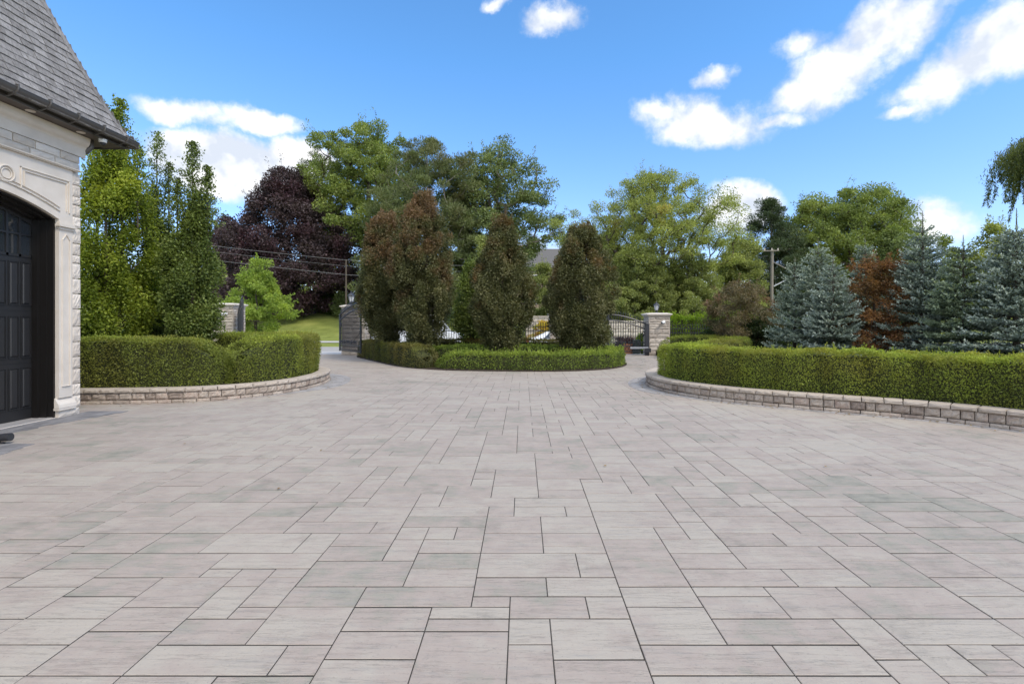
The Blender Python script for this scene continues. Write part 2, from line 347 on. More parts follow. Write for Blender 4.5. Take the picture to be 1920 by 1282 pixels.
def skeleton_mesh(mb, A, par, rad, n=5):
    for i, p in enumerate(A):
        if par[i] < 0: continue
        q = A[par[i]]; r1 = min(rad[par[i]], rad[i]*1.5); mb.tube([q, p], [r1, rad[i]], n, tint=(i*37 % 100)/100, cap=False)
def place_tree(name, label, cat, loc, crown_Q, crown_t, trunk_mb, fm, bm=None, group=None, crown='crown', rz=0):
    root = empty(name, loc, rz, label, cat, group)
    me = quads_mesh(crown, crown_Q, crown_t); link_mesh(crown, me, fm, root)
    if trunk_mb and trunk_mb.v: trunk_mb.build('trunk', bm or M_bark, root)
    return root
SEED = [10]
def nrng(): SEED[0] += 1; return np.random.default_rng(SEED[0])
OVAL = [(.14,.35), (.25,.8), (.4,1), (.6,.95), (.78,.75), (.92,.4), (1,.12)]
ROUND = [(.1,.55), (.22,.9), (.4,1), (.6,.98), (.78,.8), (.92,.5), (1,.15)]
VASE = [(.28,.25), (.45,.6), (.6,.95), (.75,1), (.88,.75), (1,.2)]
def broad(label, loc, H, Rm, fm, prof=OVAL, ncl=110, cr=1.1, nper=220, L=.26, shell=2.2, lump=.16, r0=.35, name='deciduous_tree', cat='tree', bark=None, group=None, stretch=(1,1,.65), up=.5, mind=.0, trunk=.75, forks=1, spread=0., extra=None, wr=.62, inner=.45, twigs=0, droop=0., sq=1.0):
    rng = nrng(); Rm = max(Rm*.5, Rm-.55*cr); H = H-.45*cr; tips = envelope_points(rng, prof, H, Rm, ncl, shell, lump, mind=mind); tips[:, 1] *= sq
    if extra is not None: tips = np.vstack([tips, np.array(extra, float)])
    A, par, rad = skeleton(rng, tips, H, H*trunk, r0, forks=forks, spread=spread); mb = MB(); skeleton_mesh(mb, A, par, rad)
    rr = cr*rng.uniform(.6, 1.25, len(tips)); od = norm(tips-np.array([0, 0, H*.45]))*.5
    Q, t = cluster_leaves(rng, tips, rr, nper, L, stretch, up, od, inner, wr, droop)
    if twigs:      # thin leafy sprigs that break the outline
        k = rng.choice(len(tips), twigs); dirs = norm(norm(tips[k]-np.array([0, 0, H*.4]))+rng.normal(size=(twigs, 3))*.35+np.array([0, 0, .35])); ln = cr*rng.uniform(1.0, 2.1, twigs)
        npt = 26; s = rng.random((twigs, npt)); P = (tips[k][:, None]+dirs[:, None]*(s*ln[:, None])[..., None]).reshape(-1, 3)+rng.normal(size=(twigs*npt, 3))*cr*.09
        Tn = np.repeat(dirs, npt, 0)+rng.normal(size=P.shape)*.8; Q2 = leaf_quads(P, Tn, rng.normal(size=P.shape)+np.array([0, 0, .6]), L*rng.uniform(.6, 1.1, len(P)), L*.5); Q = np.concatenate([Q, Q2]); t = np.r_[t, rng.random(len(P))]
        for i in range(twigs): mb.tube([tips[k[i]], tips[k[i]]+dirs[i]*ln[i]*.9], [r0*.03, r0*.01], 3, cap=False)
    return place_tree(name, label, cat, loc, Q, t, mb, fm, bark, group)
def columnar(label, loc, H, Rm, fm, prof, n=90, cr=.3, nper=420, L=.085, r0=.08, stems=5, name='columnar_tree', cat='tree', group=None, tops=None, lump=.10, spikes=45, bark=None, shell=3.5, crown='crown', stem_h=.8, spike_len=1.0):
    """upright fastigiate tree: ascending leafy sprays from several stems"""
    rng = nrng(); Rm = Rm-.75*cr; H = H-1.0*cr; c = envelope_points(rng, prof, H, Rm, n, shell, lump); mb = MB()
    for k in range(stems):
        a = k/stems*6.28+rng.uniform(-.4, .4); pts = []
        for i in range(8):
            t = i/7; rr = Rm*np.interp(t*stem_h, [p[0] for p in prof], [p[1] for p in prof])*.45*(t**.6); pts.append((rr*math.cos(a), rr*math.sin(a), t*H*stem_h))
        mb.tube(pts, [r0*(1-.85*i/7) for i in range(8)], 6)
    for k in range(0, n, 2):
        p = c[k]; q = p*np.array([.35, .35, 1])-np.array([0, 0, .16*H*.5]); q[2] = max(q[2], .05*H); mb.tube([q, p], [r0*.25, r0*.08], 3, cap=False)
    Q, t = cluster_leaves(rng, c, cr*rng.uniform(.6, 1.3, n), nper, L, (1, 1, 1.6), .35, norm(c*np.array([1, 1, 0])+np.array([0, 0, .3*Rm]))*.8, .5, jit=.45)
    k = rng.choice(n, spikes); kz = np.argsort(-c[:, 2])[:spikes//2]; k[:len(kz)] = kz
    dirs = norm(c[k]*np.array([.35, .35, 0])/Rm+np.array([0, 0, 1])+rng.normal(size=(spikes, 3))*.14); ln = cr*rng.uniform(1.8, 3.4, spikes)*spike_len
    npt = 70; s = rng.random((spikes, npt)); P = (c[k][:, None]+dirs[:, None]*(s*ln[:, None])[..., None]).reshape(-1, 3)+rng.normal(size=(spikes*npt, 3))*cr*.16*(1.15-s.reshape(-1, 1))
    Q2 = leaf_quads(P, np.repeat(dirs, npt, 0)+rng.normal(size=P.shape)*.7, rng.normal(size=P.shape), L*rng.uniform(.6, 1.1, len(P)), L*.55)
    Q = np.concatenate([Q, Q2]); t = np.r_[t, rng.random(len(P))]
    if tops:
        for (x, y, z, h, w, dn) in tops:      # a loose tall leader with gaps
            m = int(900*dn*h); s = rng.random(m); P = np.stack([x+rng.normal(size=m)*w*(1-.75*s)+.15*w*np.sin(s*9), y+rng.normal(size=m)*w*(1-.75*s), z+s*h], 1)
            P[:, :2] += (np.round(np.sin(s*31)*2)/2*w*.8*(1-s))[:, None]*np.array([1, .4]); Q3 = leaf_quads(P, rng.normal(size=P.shape)*.6+np.array([0, 0, .7]), rng.normal(size=P.shape), L*rng.uniform(.6, 1.1, m), L*.55)
            Q = np.concatenate([Q, Q3]); t = np.r_[t, rng.random(m)]; mb.tube([(x, y, z-1.2), (x, y, z+h*.5), (x, y, z+h)], [r0*.35, r0*.2, r0*.06], 4)
    return place_tree(name, label, cat, loc, Q, t, mb, fm, bark, group, crown)
def spruce(label, loc, H, Rm, fm, spacing=.26, nb=15, group=None, leader=.35, dens=1.35, bl=.30):
    rng = nrng(); Rm = Rm-.12; P = []; Tn = []; Nn = []; Ls = []; Ws = []; tt = []; mb = MB(); mb.tube([(0,0,0), (0,0,H*.6), (0,0,H+leader)], [H*.022, H*.012, .006], 6)
    z = .12; lev = 0
    while z < H-.05:
        f = z/H; R0 = Rm*(1-f)**.92*(1.02 if f > .08 else .9); k = max(5, int(nb*(1-f*.45)))
        a0 = rng.uniform(0, 6.28)
        for b in range(k):
            a = a0+b*6.283/k+rng.normal()*.12; Rb = R0*rng.uniform(.72, 1.2)+.07; pit = -.22+.75*f+rng.normal()*.06
            dirh = np.array([math.cos(a), math.sin(a), 0]); side = np.array([-math.sin(a), math.cos(a), 0]); zz = z+rng.normal()*.03
            def pt(s): return dirh*(s*Rb)+np.array([0, 0, zz+Rb*(pit*s+.16*s*s)])
            mb.tube([pt(0), pt(.5), pt(.95)], [.02*(1-f)+.006, .012, .005], 3, cap=False)
            nbl = max(3, int(Rb/.065*dens)); 
            for i in range(nbl):
                s = .22+.78*(i+.5)/nbl; q = pt(s); sg = 1 if i % 2 else -1
                bd = norm(dirh*(.75+.5*s)+side*sg*(1.0-.35*s)+np.array([0, 0, .06+.25*f+rng.normal()*.12])) if i < nbl-1 else norm(dirh+np.array([0, 0, .45]))
                bL = bl*(.55+.7*(1-abs(s-.55)))*min(1, .5+Rb)*rng.uniform(.7, 1.2)
                ns = max(2, int(bL/.055))
                for j in range(ns):
                    u = (j+.3)/ns; c = q+bd*bL*u+np.array([0, 0, .04*u])
                    for w in range(4):
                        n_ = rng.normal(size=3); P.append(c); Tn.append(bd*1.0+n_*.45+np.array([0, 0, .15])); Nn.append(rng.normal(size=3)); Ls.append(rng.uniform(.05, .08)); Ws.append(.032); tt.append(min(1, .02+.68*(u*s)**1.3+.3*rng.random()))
        z += spacing*(.75+.5*rng.random())*(1-.3*f); lev += 1
    for i in range(int(leader*90)):
        s = rng.random(); P.append(np.array([0, 0, H-.1+s*leader])); Tn.append(rng.normal(size=3)+np.array([0, 0, 1.0])); Nn.append(rng.normal(size=3)); Ls.append(.06); Ws.append(.016); tt.append(.6)
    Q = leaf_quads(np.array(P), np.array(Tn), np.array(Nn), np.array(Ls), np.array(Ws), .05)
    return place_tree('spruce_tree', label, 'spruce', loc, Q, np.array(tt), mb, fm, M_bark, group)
def pine(label, loc, H, Rm, fm, prof=OVAL, ncl=150, cr=.9, nper=200, L=.5, trunk=.95, r0=.3, group=None, bark=None, name='pine_tree', lump=.2, shell=1.8, mind=0.):
    rng = nrng(); Rm = max(Rm*.5, Rm-.55*cr); H = H-.45*cr; tips = envelope_points(rng, prof, H, Rm, ncl, shell, lump, mind=mind); mb = MB()
    A, par, rad = skeleton(rng, tips, H, H*trunk, r0); skeleton_mesh(mb, A, par, rad)
    n = ncl*nper; tips = tips[:ncl]; c = np.repeat(tips, nper, 0)[:len(tips)*nper]; n = len(c); d = rdir(rng, n); P = c+d*np.array([1, 1, .55])*cr*rng.random((n, 1))**.5*np.repeat(rng.uniform(.5, 1.2, len(tips)), nper)[:, None]
    Q = leaf_quads(P, d+np.array([0, 0, .7])+rng.normal(size=(n, 3))*.4, rng.normal(size=(n, 3)), L*rng.uniform(.6, 1.2, n), L*.22, .05)
    t = np.clip(rng.random(n)*.7+np.repeat(rng.random(len(tips)), nper)*.3, 0, 1); return place_tree(name, label, 'pine', loc, Q, t, mb, fm, bark or M_bark_pale, group)
def wob(p, k=1.0):
    return (np.sin(p[:, 0]*3.1*k+p[:, 2]*2)+np.sin(p[:, 1]*2.7*k+1.3)+np.sin((p[:, 0]+p[:, 1])*5.3*k+p[:, 2]*4.1)*.6+np.sin(p[:, 0]*9*k-p[:, 1]*8*k+p[:, 2]*7)*.4)/3
def hedge(label, path, hw, h, z0, fm, L=.03, dens=1800, name='hedge', cat='hedge', sprig=14, group=None, bumpy=.055, plant=.72, plantd=.13, taper=.0, feather=0.0, core=True):
    rng = nrng(); P = resample(catmull(path, 8), .15); nn = normals2(P); base = P[0].copy()
    left = P+nn*hw; right = P-nn*hw
    def capp(c, d0, sgn):
        a0 = math.atan2(d0[1], d0[0]); return np.array([[c[0]+hw*math.cos(a0+sgn*k*math.pi/6), c[1]+hw*math.sin(a0+sgn*k*math.pi/6)] for k in range(1, 6)])
    per = np.vstack([right, capp(P[-1], -nn[-1], 1), left[::-1], capp(P[0], nn[0], 1)]); per = resample(np.vstack([per, per[:1]]), .1); pn = -normals2(per)
    seg = np.linalg.norm(np.diff(per, axis=0), axis=1); tot = seg.sum()
    ns = int(tot*h*dens); u = rng.random(ns)*(len(per)-1); i = u.astype(int); fr = (u-i)[:, None]; xy = per[i]*(1-fr)+per[i+1]*fr; on = norm(pn[i]*(1-fr)+pn[i+1]*fr)
    zz = h*rng.random(ns)**.9; rt = np.clip((zz-(h-.14))/.14, 0, 1); inset = (1-np.sqrt(np.maximum(0, 1-rt**2)))*.12; dz = rng.random(ns)**1.6*.09
    p3 = np.column_stack([xy, zz+z0]); dz = dz+.11*np.clip(wob(p3, 3.3)-.12, 0, 1); w = wob(p3, .8)*bumpy+rng.normal(size=ns)*.014+(np.abs(np.sin((i+fr[:, 0])*.1*math.pi/plant))**.6-.75)*plantd*(.4+.6*np.minimum(1, zz/h+.2)); pos = xy+on*(w-inset-dz+.02)[:, None]; Ps = np.column_stack([pos, zz+z0+rt*w*.4]); N3 = np.column_stack([on*(1-rt*.6)[:, None], .15+rt])
    ln = np.linalg.norm(np.diff(P, axis=0), axis=1).sum(); nt = int(ln*2*hw*dens*1.25); u = rng.random(nt)*(len(P)-1); i = u.astype(int); fr = (u-i)[:, None]; q = P[i]*(1-fr)+P[i+1]*fr; tn = nn[i]; off = (rng.random(nt)*2-1)
    xyt = q+tn*(off*(hw-.03))[:, None]; p3 = np.column_stack([xyt, np.full(nt, z0+h)]); w = wob(p3)*bumpy+(np.abs(np.sin(u*.15*math.pi/plant))**.6-.75)*plantd*.5; ed = np.clip((np.abs(off)-.7)/.3, 0, 1); Pt = np.column_stack([xyt, z0+h+w-ed**2*.07-rng.random(nt)**1.6*.07]); Nt = np.tile(np.array([0, 0, 1.0]), (nt, 1))
    P3 = np.vstack([Ps, Pt]); N3 = np.vstack([N3, Nt]); n = len(P3); Tn = norm(N3*.55+rng.normal(size=(n, 3))*.7+np.array([0, 0, .35+feather])); l = L*rng.uniform(.6, 1.35, n)
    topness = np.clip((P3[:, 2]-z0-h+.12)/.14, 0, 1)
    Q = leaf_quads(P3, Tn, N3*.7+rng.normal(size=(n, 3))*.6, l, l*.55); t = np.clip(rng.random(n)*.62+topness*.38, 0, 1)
    # sprigs on top
    m = int(ln*sprig*2*hw/.8*4); u = rng.random(m)*(len(P)-1); i = u.astype(int); q = P[i]+nn[i]*((rng.random(m)*2-1)*hw*.95)[:, None]; sh = (.03+.11*rng.random(m)**2.5)*(1+feather*1.2); npl = 9
    s = rng.random((m, npl)); dirs = norm(rng.normal(size=(m, 3))*.25+np.array([0, 0, 1])); b3 = np.column_stack([q, np.full(m, z0+h-.02)+wob(np.column_stack([q, np.full(m, z0+h)]))*bumpy])
    Pq = (b3[:, None]+dirs[:, None]*(s*sh[:, None])[..., None]).reshape(-1, 3); Q2 = leaf_quads(Pq, np.repeat(dirs, npl, 0)+rng.normal(size=Pq.shape)*.6, rng.normal(size=Pq.shape), L*.9, L*.45)
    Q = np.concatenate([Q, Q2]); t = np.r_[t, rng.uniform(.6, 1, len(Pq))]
    def dome(X):      # the clipped ends are rounded over
        out = np.zeros(len(X))
        for e, tdir in ((P[0], norm(P[2]-P[0])), (P[-1], norm(P[-3]-P[-1]))):
            s_ = (X-e)@tdir; near = np.linalg.norm(X-e, axis=1) < 1.5; out = np.maximum(out, np.where(near, np.clip(1-(s_+hw)/(hw*2.2), 0, 1)**2*hw*.8, 0))
        return out
    fl = Q.reshape(-1, 3); fl[:, 2] -= dome(fl[:, :2])*np.clip((fl[:, 2]-z0)/h, 0, 1.2); Q = fl.reshape(Q.shape)
    org = np.array([base[0], base[1], z0]); root = empty(name, tuple(org), 0, label, cat, group)
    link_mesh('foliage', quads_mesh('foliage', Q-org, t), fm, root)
    cb = MB(); inn = per[:-1]-pn[:-1]*.13-base; k = len(inn); vs = []; dm = dome(inn+base)*1.7+.10*(dome(inn+base) > .01); dmP = dome(P)*1.7+.12*(dome(P) > .004)
    for zc, ins in ((-.02, .04), (h*.5, 0.01), (h-.14, .02), (h-.09, .09)):
        for j in range(k): vs.append((inn[j][0]-pn[j][0]*ins, inn[j][1]-pn[j][1]*ins, zc-dm[j]*max(0, zc)/h))
    fs = [(r*k+j, r*k+(j+1) % k, (r+1)*k+(j+1) % k, (r+1)*k+j) for r in range(3) for j in range(k)]
    cb.add(vs, fs)
    # top sheet follows the path
    tv = []; 
    for j in range(len(P)): 
        for sg in (-1, 1): q = P[j]+nn[j]*sg*(hw-.16)-base; tv.append((q[0], q[1], h-.09-dmP[j]))
    cb.add(tv, [(2*j, 2*j+1, 2*j+3, 2*j+2) for j in range(len(P)-1)])
    cb.build('dark_core', M_hcore, root)  # dark shell added inside the leaves to block light
    return root
M_hcore = surf('hedge_dark_core', [(.03,.034,.014), (.075,.08,.03)], 1, 12, .03, 40)
# ------------------------------------------------------------------ ground
rngp = random.Random(5)
def terrain():
    xs = list(np.r_[np.linspace(-900, -120, 6), np.linspace(-100, 100, 81), np.linspace(120, 900, 6)]); ys = list(np.r_[-200, -60, np.linspace(-20, 120, 113), np.linspace(140, 1200, 8)])
    V = [(x, y, T(x, y)-.06) for y in ys for x in xs]; n = len(xs); m = len(ys)
    mb = MB(); mb.add(V, [(j*n+i, j*n+i+1, (j+1)*n+i+1, (j+1)*n+i) for j in range(m-1) for i in range(n-1)]); o = mb.build('lawn', M_grass, smooth=True); tag(o, kind='structure')
terrain()
LW = catmull([(-11.5,9.75),(-10,9.72),(-8.5,9.74),(-7.1,9.90),(-6.3,10.15),(-5.55,10.8),(-5.12,11.8),(-5.1,13.1),(-5.5,14.3),(-6.5,15.3),(-8.0,16.0),(-10,16.4)], 8)
RW = catmull([(10.2,.5),(9.2,3.6),(8.3,5.8),(7.27,7.34),(6.83,7.92),(6.33,8.38),(5.7,8.8),(5.05,9.25),(4.31,9.78),(3.6,10.6),(3.17,11.6),(3.12,12.7),(3.5,13.9),(4.4,15.2),(5.4,16.6),(6.0,18.5),(5.9,21)], 8)
def inside(p, poly):
    x, y = p; c = False; n = len(poly); j = n-1
    for i in range(n):
        xi, yi = poly[i]; xj, yj = poly[j]
        if (yi > y) != (yj > y) and x < (xj-xi)*(y-yi)/(yj-yi)+xi: c = not c
        j = i
    return c
LBED = [tuple(p) for p in LW]+[(-12, 16.4)]
RBED = [tuple(p) for p in RW]+[(6.0, 23.4), (22, 23.4), (22, .5)]
ISL = [tuple(p) for p in catmull([(-7.5,23.6),(-7.4,22.6),(-6.0,20.3),(-4.6,18.2),(-3.4,17.0),(-2.4,16.45),(-1.3,16.2),(.34,16.05),(1.7,16.2),(2.9,16.9),(3.7,18.2),(3.9,19.6),(3.5,21.5),(2.6,23.6)], 6)]
DRIVE = [(-9.6,-3),(12,-3),(12,12),(6.2,23.8),(6.0,24.6),(1.5,24.6),(-8,24.6),(-13.8,24.6),(-13.8,17),(-9.6,12)]
def build_paving():
    mx, my = .2175, .11; x0, y0 = -9.7+.0097, -3.1; nx, ny = 101, 253
    x0 = -.0725-mx*44
    occ = np.zeros((ny, nx), bool); mb = MB(); g = .0029
    for j in range(ny):
        for i in range(nx):
            if occ[j, i]: continue
            run = 0
            while i+run < nx and run < 4 and not occ[j, i+run]: run += 1
            h = rngp.choices([1, 2, 3, 4], [.08, .58, .30, .04])[0]
            if run == 1: w = 1; h = rngp.choice([1, 2, 2, 3])
            elif run == 2: w = rngp.choices([2, 1], [.85, .15])[0]
            elif run == 3: w = rngp.choices([3, 2, 1], [.5, .3, .2])[0]
            else: w = rngp.choices([1, 2, 3], [.14, .5, .36])[0]
            if w == 3 and h > 3: h = 2
            if h == 1: w = min(w, 2)
            h = min(h, ny-j); occ[j:j+h, i:i+w] = True
            ax, bx, ay, by = x0+i*mx, x0+(i+w)*mx, y0+j*my, y0+(j+h)*my; c = ((ax+bx)/2, (ay+by)/2)
            if not inside(c, DRIVE) or inside(c, LBED_IN) or inside(c, RBED_IN) or inside(c, ISL_IN): continue
            if c[0] < -7.9 and c[1] < 8.6: continue
            z = rngp.uniform(-.0012, .0012); t = rngp.random(); e = .0025
            q = .0044+rngp.uniform(-.0018, .0022); q2 = q
            tx, ty = rngp.uniform(-.0008, .0008), rngp.uniform(-.0008, .0008)
            A = [(ax+g, ay+q), (bx-g, ay+q), (bx-g, by-q), (ax+g, by-q)]; B = [(ax+g+e, ay+q+e), (bx-g-e, ay+q+e), (bx-g-e, by-q-e), (ax+g+e, by-q-e)]
            zz = [z-tx-ty, z+tx-ty, z+tx+ty, z-tx+ty]
            mb.add([(x, y, -.03) for x, y in A]+[(x, y, zz[n]-.0020) for n, (x, y) in enumerate(A)]+[(x, y, zz[n]) for n, (x, y) in enumerate(B)],
                   [(0,1,5,4),(1,2,6,5),(2,3,7,6),(3,0,4,7),(4,5,9,8),(5,6,10,9),(6,7,11,10),(7,4,8,11),(8,9,10,11)], t)
    return mb
def shrink(poly, cx, cy, k): return [(cx+(x-cx)*k, cy+(y-cy)*k) for x, y in poly]
LBED_IN = shrink(LBED, -9, 13, .88); RBED_IN = [(x+.5, y+.3) for x, y in RBED]; ISL_IN = shrink(ISL, -2, 21, .85)
def paver_mat():
    m, t, out = mat_base('flagstone'); tcn = N(t, 'ShaderNodeTexCoord'); a = N(t, 'ShaderNodeAttribute', attribute_name='tint')
    off = N(t, 'ShaderNodeVectorMath', operation='ADD'); sc = N(t, 'ShaderNodeVectorMath', operation='SCALE'); cx = N(t, 'ShaderNodeCombineXYZ')
    t.links.new(a.outputs['Fac'], cx.inputs[0]); t.links.new(a.outputs['Fac'], cx.inputs[2]); t.links.new(cx.outputs[0], sc.inputs[0]); sc.inputs['Scale'].default_value = 61
    t.links.new(tcn.outputs['Object'], off.inputs[0]); t.links.new(sc.outputs[0], off.inputs[1]); co = off.outputs[0]
    n1 = noise(t, co, 4.2, 7, .66); big = noise(t, tcn.outputs['Object'], .35, 4, .55); st = noise(t, co, 5, 7, .68, (.55, 4.5, 1)); fine = noise(t, co, 70, 4, .75)
    f = math_node(t, 'ADD', math_node(t, 'MULTIPLY', n1, 1.05), math_node(t, 'MULTIPLY', a.outputs['Fac'], .30)); f = math_node(t, 'ADD', f, math_node(t, 'MULTIPLY', math_node(t, 'SUBTRACT', big, .5), 1.0), True)
    c = ramp(t, f, [(.20, (.180, .172, .142)), (.40, (.262, .243, .198)), (.58, (.318, .264, .226)), (.84, (.350, .308, .258))])
    mrn = N(t, 'ShaderNodeMapRange', clamp=True); t.links.new(st, mrn.inputs[0]); mrn.inputs[1].default_value = .54; mrn.inputs[2].default_value = .70
    c = mixc(t, math_node(t, 'MULTIPLY', mrn.outputs[0], .55), c, (.25, .235, .215))
    mr3 = N(t, 'ShaderNodeMapRange', clamp=True); t.links.new(fine, mr3.inputs[0]); mr3.inputs[1].default_value = .58; mr3.inputs[2].default_value = .70
    c = mixc(t, math_node(t, 'MULTIPLY', mr3.outputs[0], .6), c, (.16, .145, .13))
    spot = noise(t, tcn.outputs['Object'], 1.7, 7, .72); mr4 = N(t, 'ShaderNodeMapRange', clamp=True); t.links.new(spot, mr4.inputs[0]); mr4.inputs[1].default_value = .56; mr4.inputs[2].default_value = .70
    c = mixc(t, math_node(t, 'MULTIPLY', mr4.outputs[0], .42), c, (.14, .128, .108))
    p = N(t, 'ShaderNodeBsdfPrincipled', ins={'Roughness': .8, 'Specular IOR Level': .3}); t.links.new(c, p.inputs['Base Color'])
    # long shallow clefts in the slate-like face
    cl = noise(t, co, 2.2, 6, .7, (.35, 5.0, 1)); ab = math_node(t, 'ABSOLUTE', math_node(t, 'SUBTRACT', cl, .5)); mr5 = N(t, 'ShaderNodeMapRange', clamp=True); t.links.new(ab, mr5.inputs[0]); mr5.inputs[1].default_value = 0; mr5.inputs[2].default_value = .012
    hgt = math_node(t, 'ADD', math_node(t, 'MULTIPLY', mr5.outputs[0], .25), math_node(t, 'ADD', math_node(t, 'MULTIPLY', st, 1.0), math_node(t, 'MULTIPLY', fine, .18)))
    b = N(t, 'ShaderNodeBump', ins={'Strength': .75, 'Distance': .006}); t.links.new(hgt, b.inputs['Height']); t.links.new(b.outputs[0], p.inputs['Normal'])
    t.links.new(p.outputs[0], out.inputs[0]); return m
M_paver = paver_mat()
M_joint = surf('joint_sand', [(.022,.020,.016), (.055,.048,.04)], 1, 20, .003, 120)
M_dkpav = surf('charcoal_paver', [(.12,.115,.115), (.19,.18,.178), (.25,.24,.235)], .9, 8, .004, 60, vec=(1,1,1))
M_border = surf('grey_border_paver', [(.20,.188,.178), (.29,.272,.26), (.34,.32,.305)], .9, 8, .004, 60)
drv = build_paving().build('driveway', M_paver); tag(drv, kind='structure')
jb = MB(); jb.add([(x, y, -.0030) for x, y in DRIVE], [tuple(range(len(DRIVE)))]); jo = jb.build('joint_sand', M_joint, drv)
def soil(name, poly, z0, z1):
    mb = MB(); mb.prism([tuple(p) for p in poly], z0, z1); return tag(mb.build(name, M_soil), kind='structure')
soil('island_soil', ISL, -.02, .03)
def offset(P, d): return P+normals2(P)*d
soil('bed_soil_left', [tuple(p) for p in offset(LW, .2)]+[(-12.5, 16)], -.02, .235)
soil('bed_soil_right', [tuple(p) for p in offset(RW, -.2)]+[(6.2, 23.6), (24, 23.6), (24, .5)], -.02, .235)
def border(P, sgn, wfun, name, mat, z=.005):
    """row of small pavers following the foot of the wall"""
    Q = resample(P, .105); nn = normals2(Q)*sgn; mb = MB(); r = random.Random(3)
    for i in range(len(Q)-1):
        w = wfun(Q[i]); k = 0; y = 0
        while y < w-.04:
            L = min(.2, w-y)
            a, b = Q[i], Q[i+1]; na, nb = nn[i], nn[i+1]; g = .003
            q = [a+na*(y+g), b+nb*(y+g), b+nb*(y+L-g), a+na*(y+L-g)]; c = sum(q)/4; q = [c+(p-c)*.965 for p in q]
            zz = z+r.uniform(-.001, .001); mb.add([(p[0], p[1], -.02) for p in q]+[(p[0], p[1], zz) for p in q], [(4,5,6,7),(0,1,5,4),(1,2,6,5),(2,3,7,6),(3,0,4,7),(7,6,5,4)][:5], r.random()); y += .2
    return tag(mb.build(name, mat, recalc=True), kind='structure')
border(LW[34:88], -1, lambda p: .06+.50*S(10.7, 12.6, p[1])*(1-S(14.6, 16.2, p[1])), 'paved_border_left', M_border)
border(RW[16:112], 1, lambda p: .16+.30*S(10.2, 11.8, p[1])*(1-S(13.5, 15.5, p[1])), 'paved_border_right', M_border)
def retaining(P, sgn, name, label, seed):
    r = random.Random(seed); root = empty(name, (P[0][0], P[0][1], 0), 0, label, 'retaining wall'); o = np.array(P[0])
    d = np.r_[0, np.cumsum(np.linalg.norm(np.diff(P, axis=0), axis=1))]; tot = d[-1]
    def pos(s): return np.array([np.interp(s, d, P[:, 0]), np.interp(s, d, P[:, 1])])
    for part, z0, z1, lens, out, dep, amp, mat in (('base_course', -.01, .062, (.20,.30), .03, .13, .008, M_block), ('block_course', .066, .208, (.14,.27), .0, .13, .018, M_block), ('cap', .212, .285, (.25,.33), .028, .15, .010, M_cap)):
        mb = MB(); s = 0
        while s < tot-.05:
            L = min(r.uniform(*lens), tot-s); a, b = pos(s), pos(s+L); tv = b-a; l = np.linalg.norm(tv); tv = tv/l; nv = np.array([-tv[1], tv[0]])*sgn    # inward
            c = (a+b)/2+nv*(dep-out)+nv*r.uniform(-.004, .004)-o; hw = l/2-.003
            mb.rock((c[0], c[1], (z0+z1)/2), (tv[0]*hw, tv[1]*hw, 0), (0, 0, (z1-z0)/2-.001), (-nv[0]*dep, -nv[1]*dep, 0), r, r.random()**.8, amp, 6, 4); s += L
        mb.build(part, mat, root)
    return root
retaining(LW, 1, 'retaining_wall', 'low curved block wall with stone cap beside the garage, under the left hedge', 1)
retaining(RW[8:], -1, 'retaining_wall', 'low curved block wall with stone cap sweeping to the right edge of the picture, under the long right hedge', 2)
# roads beyond the gates
def strip(name, x0, x1, y0, y1, dz, mat, nx=60, ny=10):
    mb = MB(); xs = np.linspace(x0, x1, nx); ys = np.linspace(y0, y1, ny); mb.add([(x, y, T(x, y)+dz) for y in ys for x in xs], [(j*nx+i, j*nx+i+1, (j+1)*nx+i+1, (j+1)*nx+i) for j in range(ny-1) for i in range(nx-1)]); return tag(mb.build(name, mat), kind='structure')
M_asph = surf('old_asphalt', [(.26,.25,.235), (.35,.335,.315)], .95, 3, .004, 80, ncontrast=.7)
M_conc = surf('concrete', [(.36,.345,.33), (.46,.445,.425)], .9, 3, .003, 80, ncontrast=.7)
strip('road', -150, 150, 27.0, 32.3, -.03, M_asph); strip('pavement', -150, 150, 38.6, 41.6, -.03, M_conc)
strip('driveway_apron_left', -15.5, -6.5, 24.5, 27.2, -.02, M_conc, 12, 5); strip('driveway_apron_right', 1.5, 7, 24.5, 27.2, -.02, M_conc, 12, 5)
# apron in front of the garage door
def grid_pavers(name, poly, px, py, mat, z=.006, kind='structure'):
    xs = [p[0] for p in poly]; ys = [p[1] for p in poly]; mb = MB(); r = random.Random(9); j = 0; y = min(ys)
    while y < max(ys):
        x = min(xs)-(px/2 if j % 2 else 0)
        while x < max(xs):
            if inside((x+px/2, y+py/2), poly): mb.box(x+.003, x+px-.003, y+.003, y+py-.003, -.015, z+r.uniform(-.001, .001), r.random())
            x += px
        y += py; j += 1
    return tag(mb.build(name, mat), kind=kind)
grid_pavers('garage_apron', [(-7.70,-2),(-7.26,-2),(-7.26,8.05),(-7.02,8.95),(-7.70,9.1)], .10, .20, M_dkpav)
grid_pavers('paved_band', [(-7.0,3.0),(-6.25,3.0),(-6.25,6.2),(-6.4,6.62),(-7.0,6.62)], .10, .20, M_dkpav)
kb = MB(); kb.box(-8.05, -7.73, 5.3, 8.5, -.02, .02); tag(kb.build('garage_sill', M_border), kind='structure')
kb = MB(); kb.box(-7.727, -7.70, 5.3, 8.5, -.02, .012); tag(kb.build('sill_edge', M_lime), kind='structure')

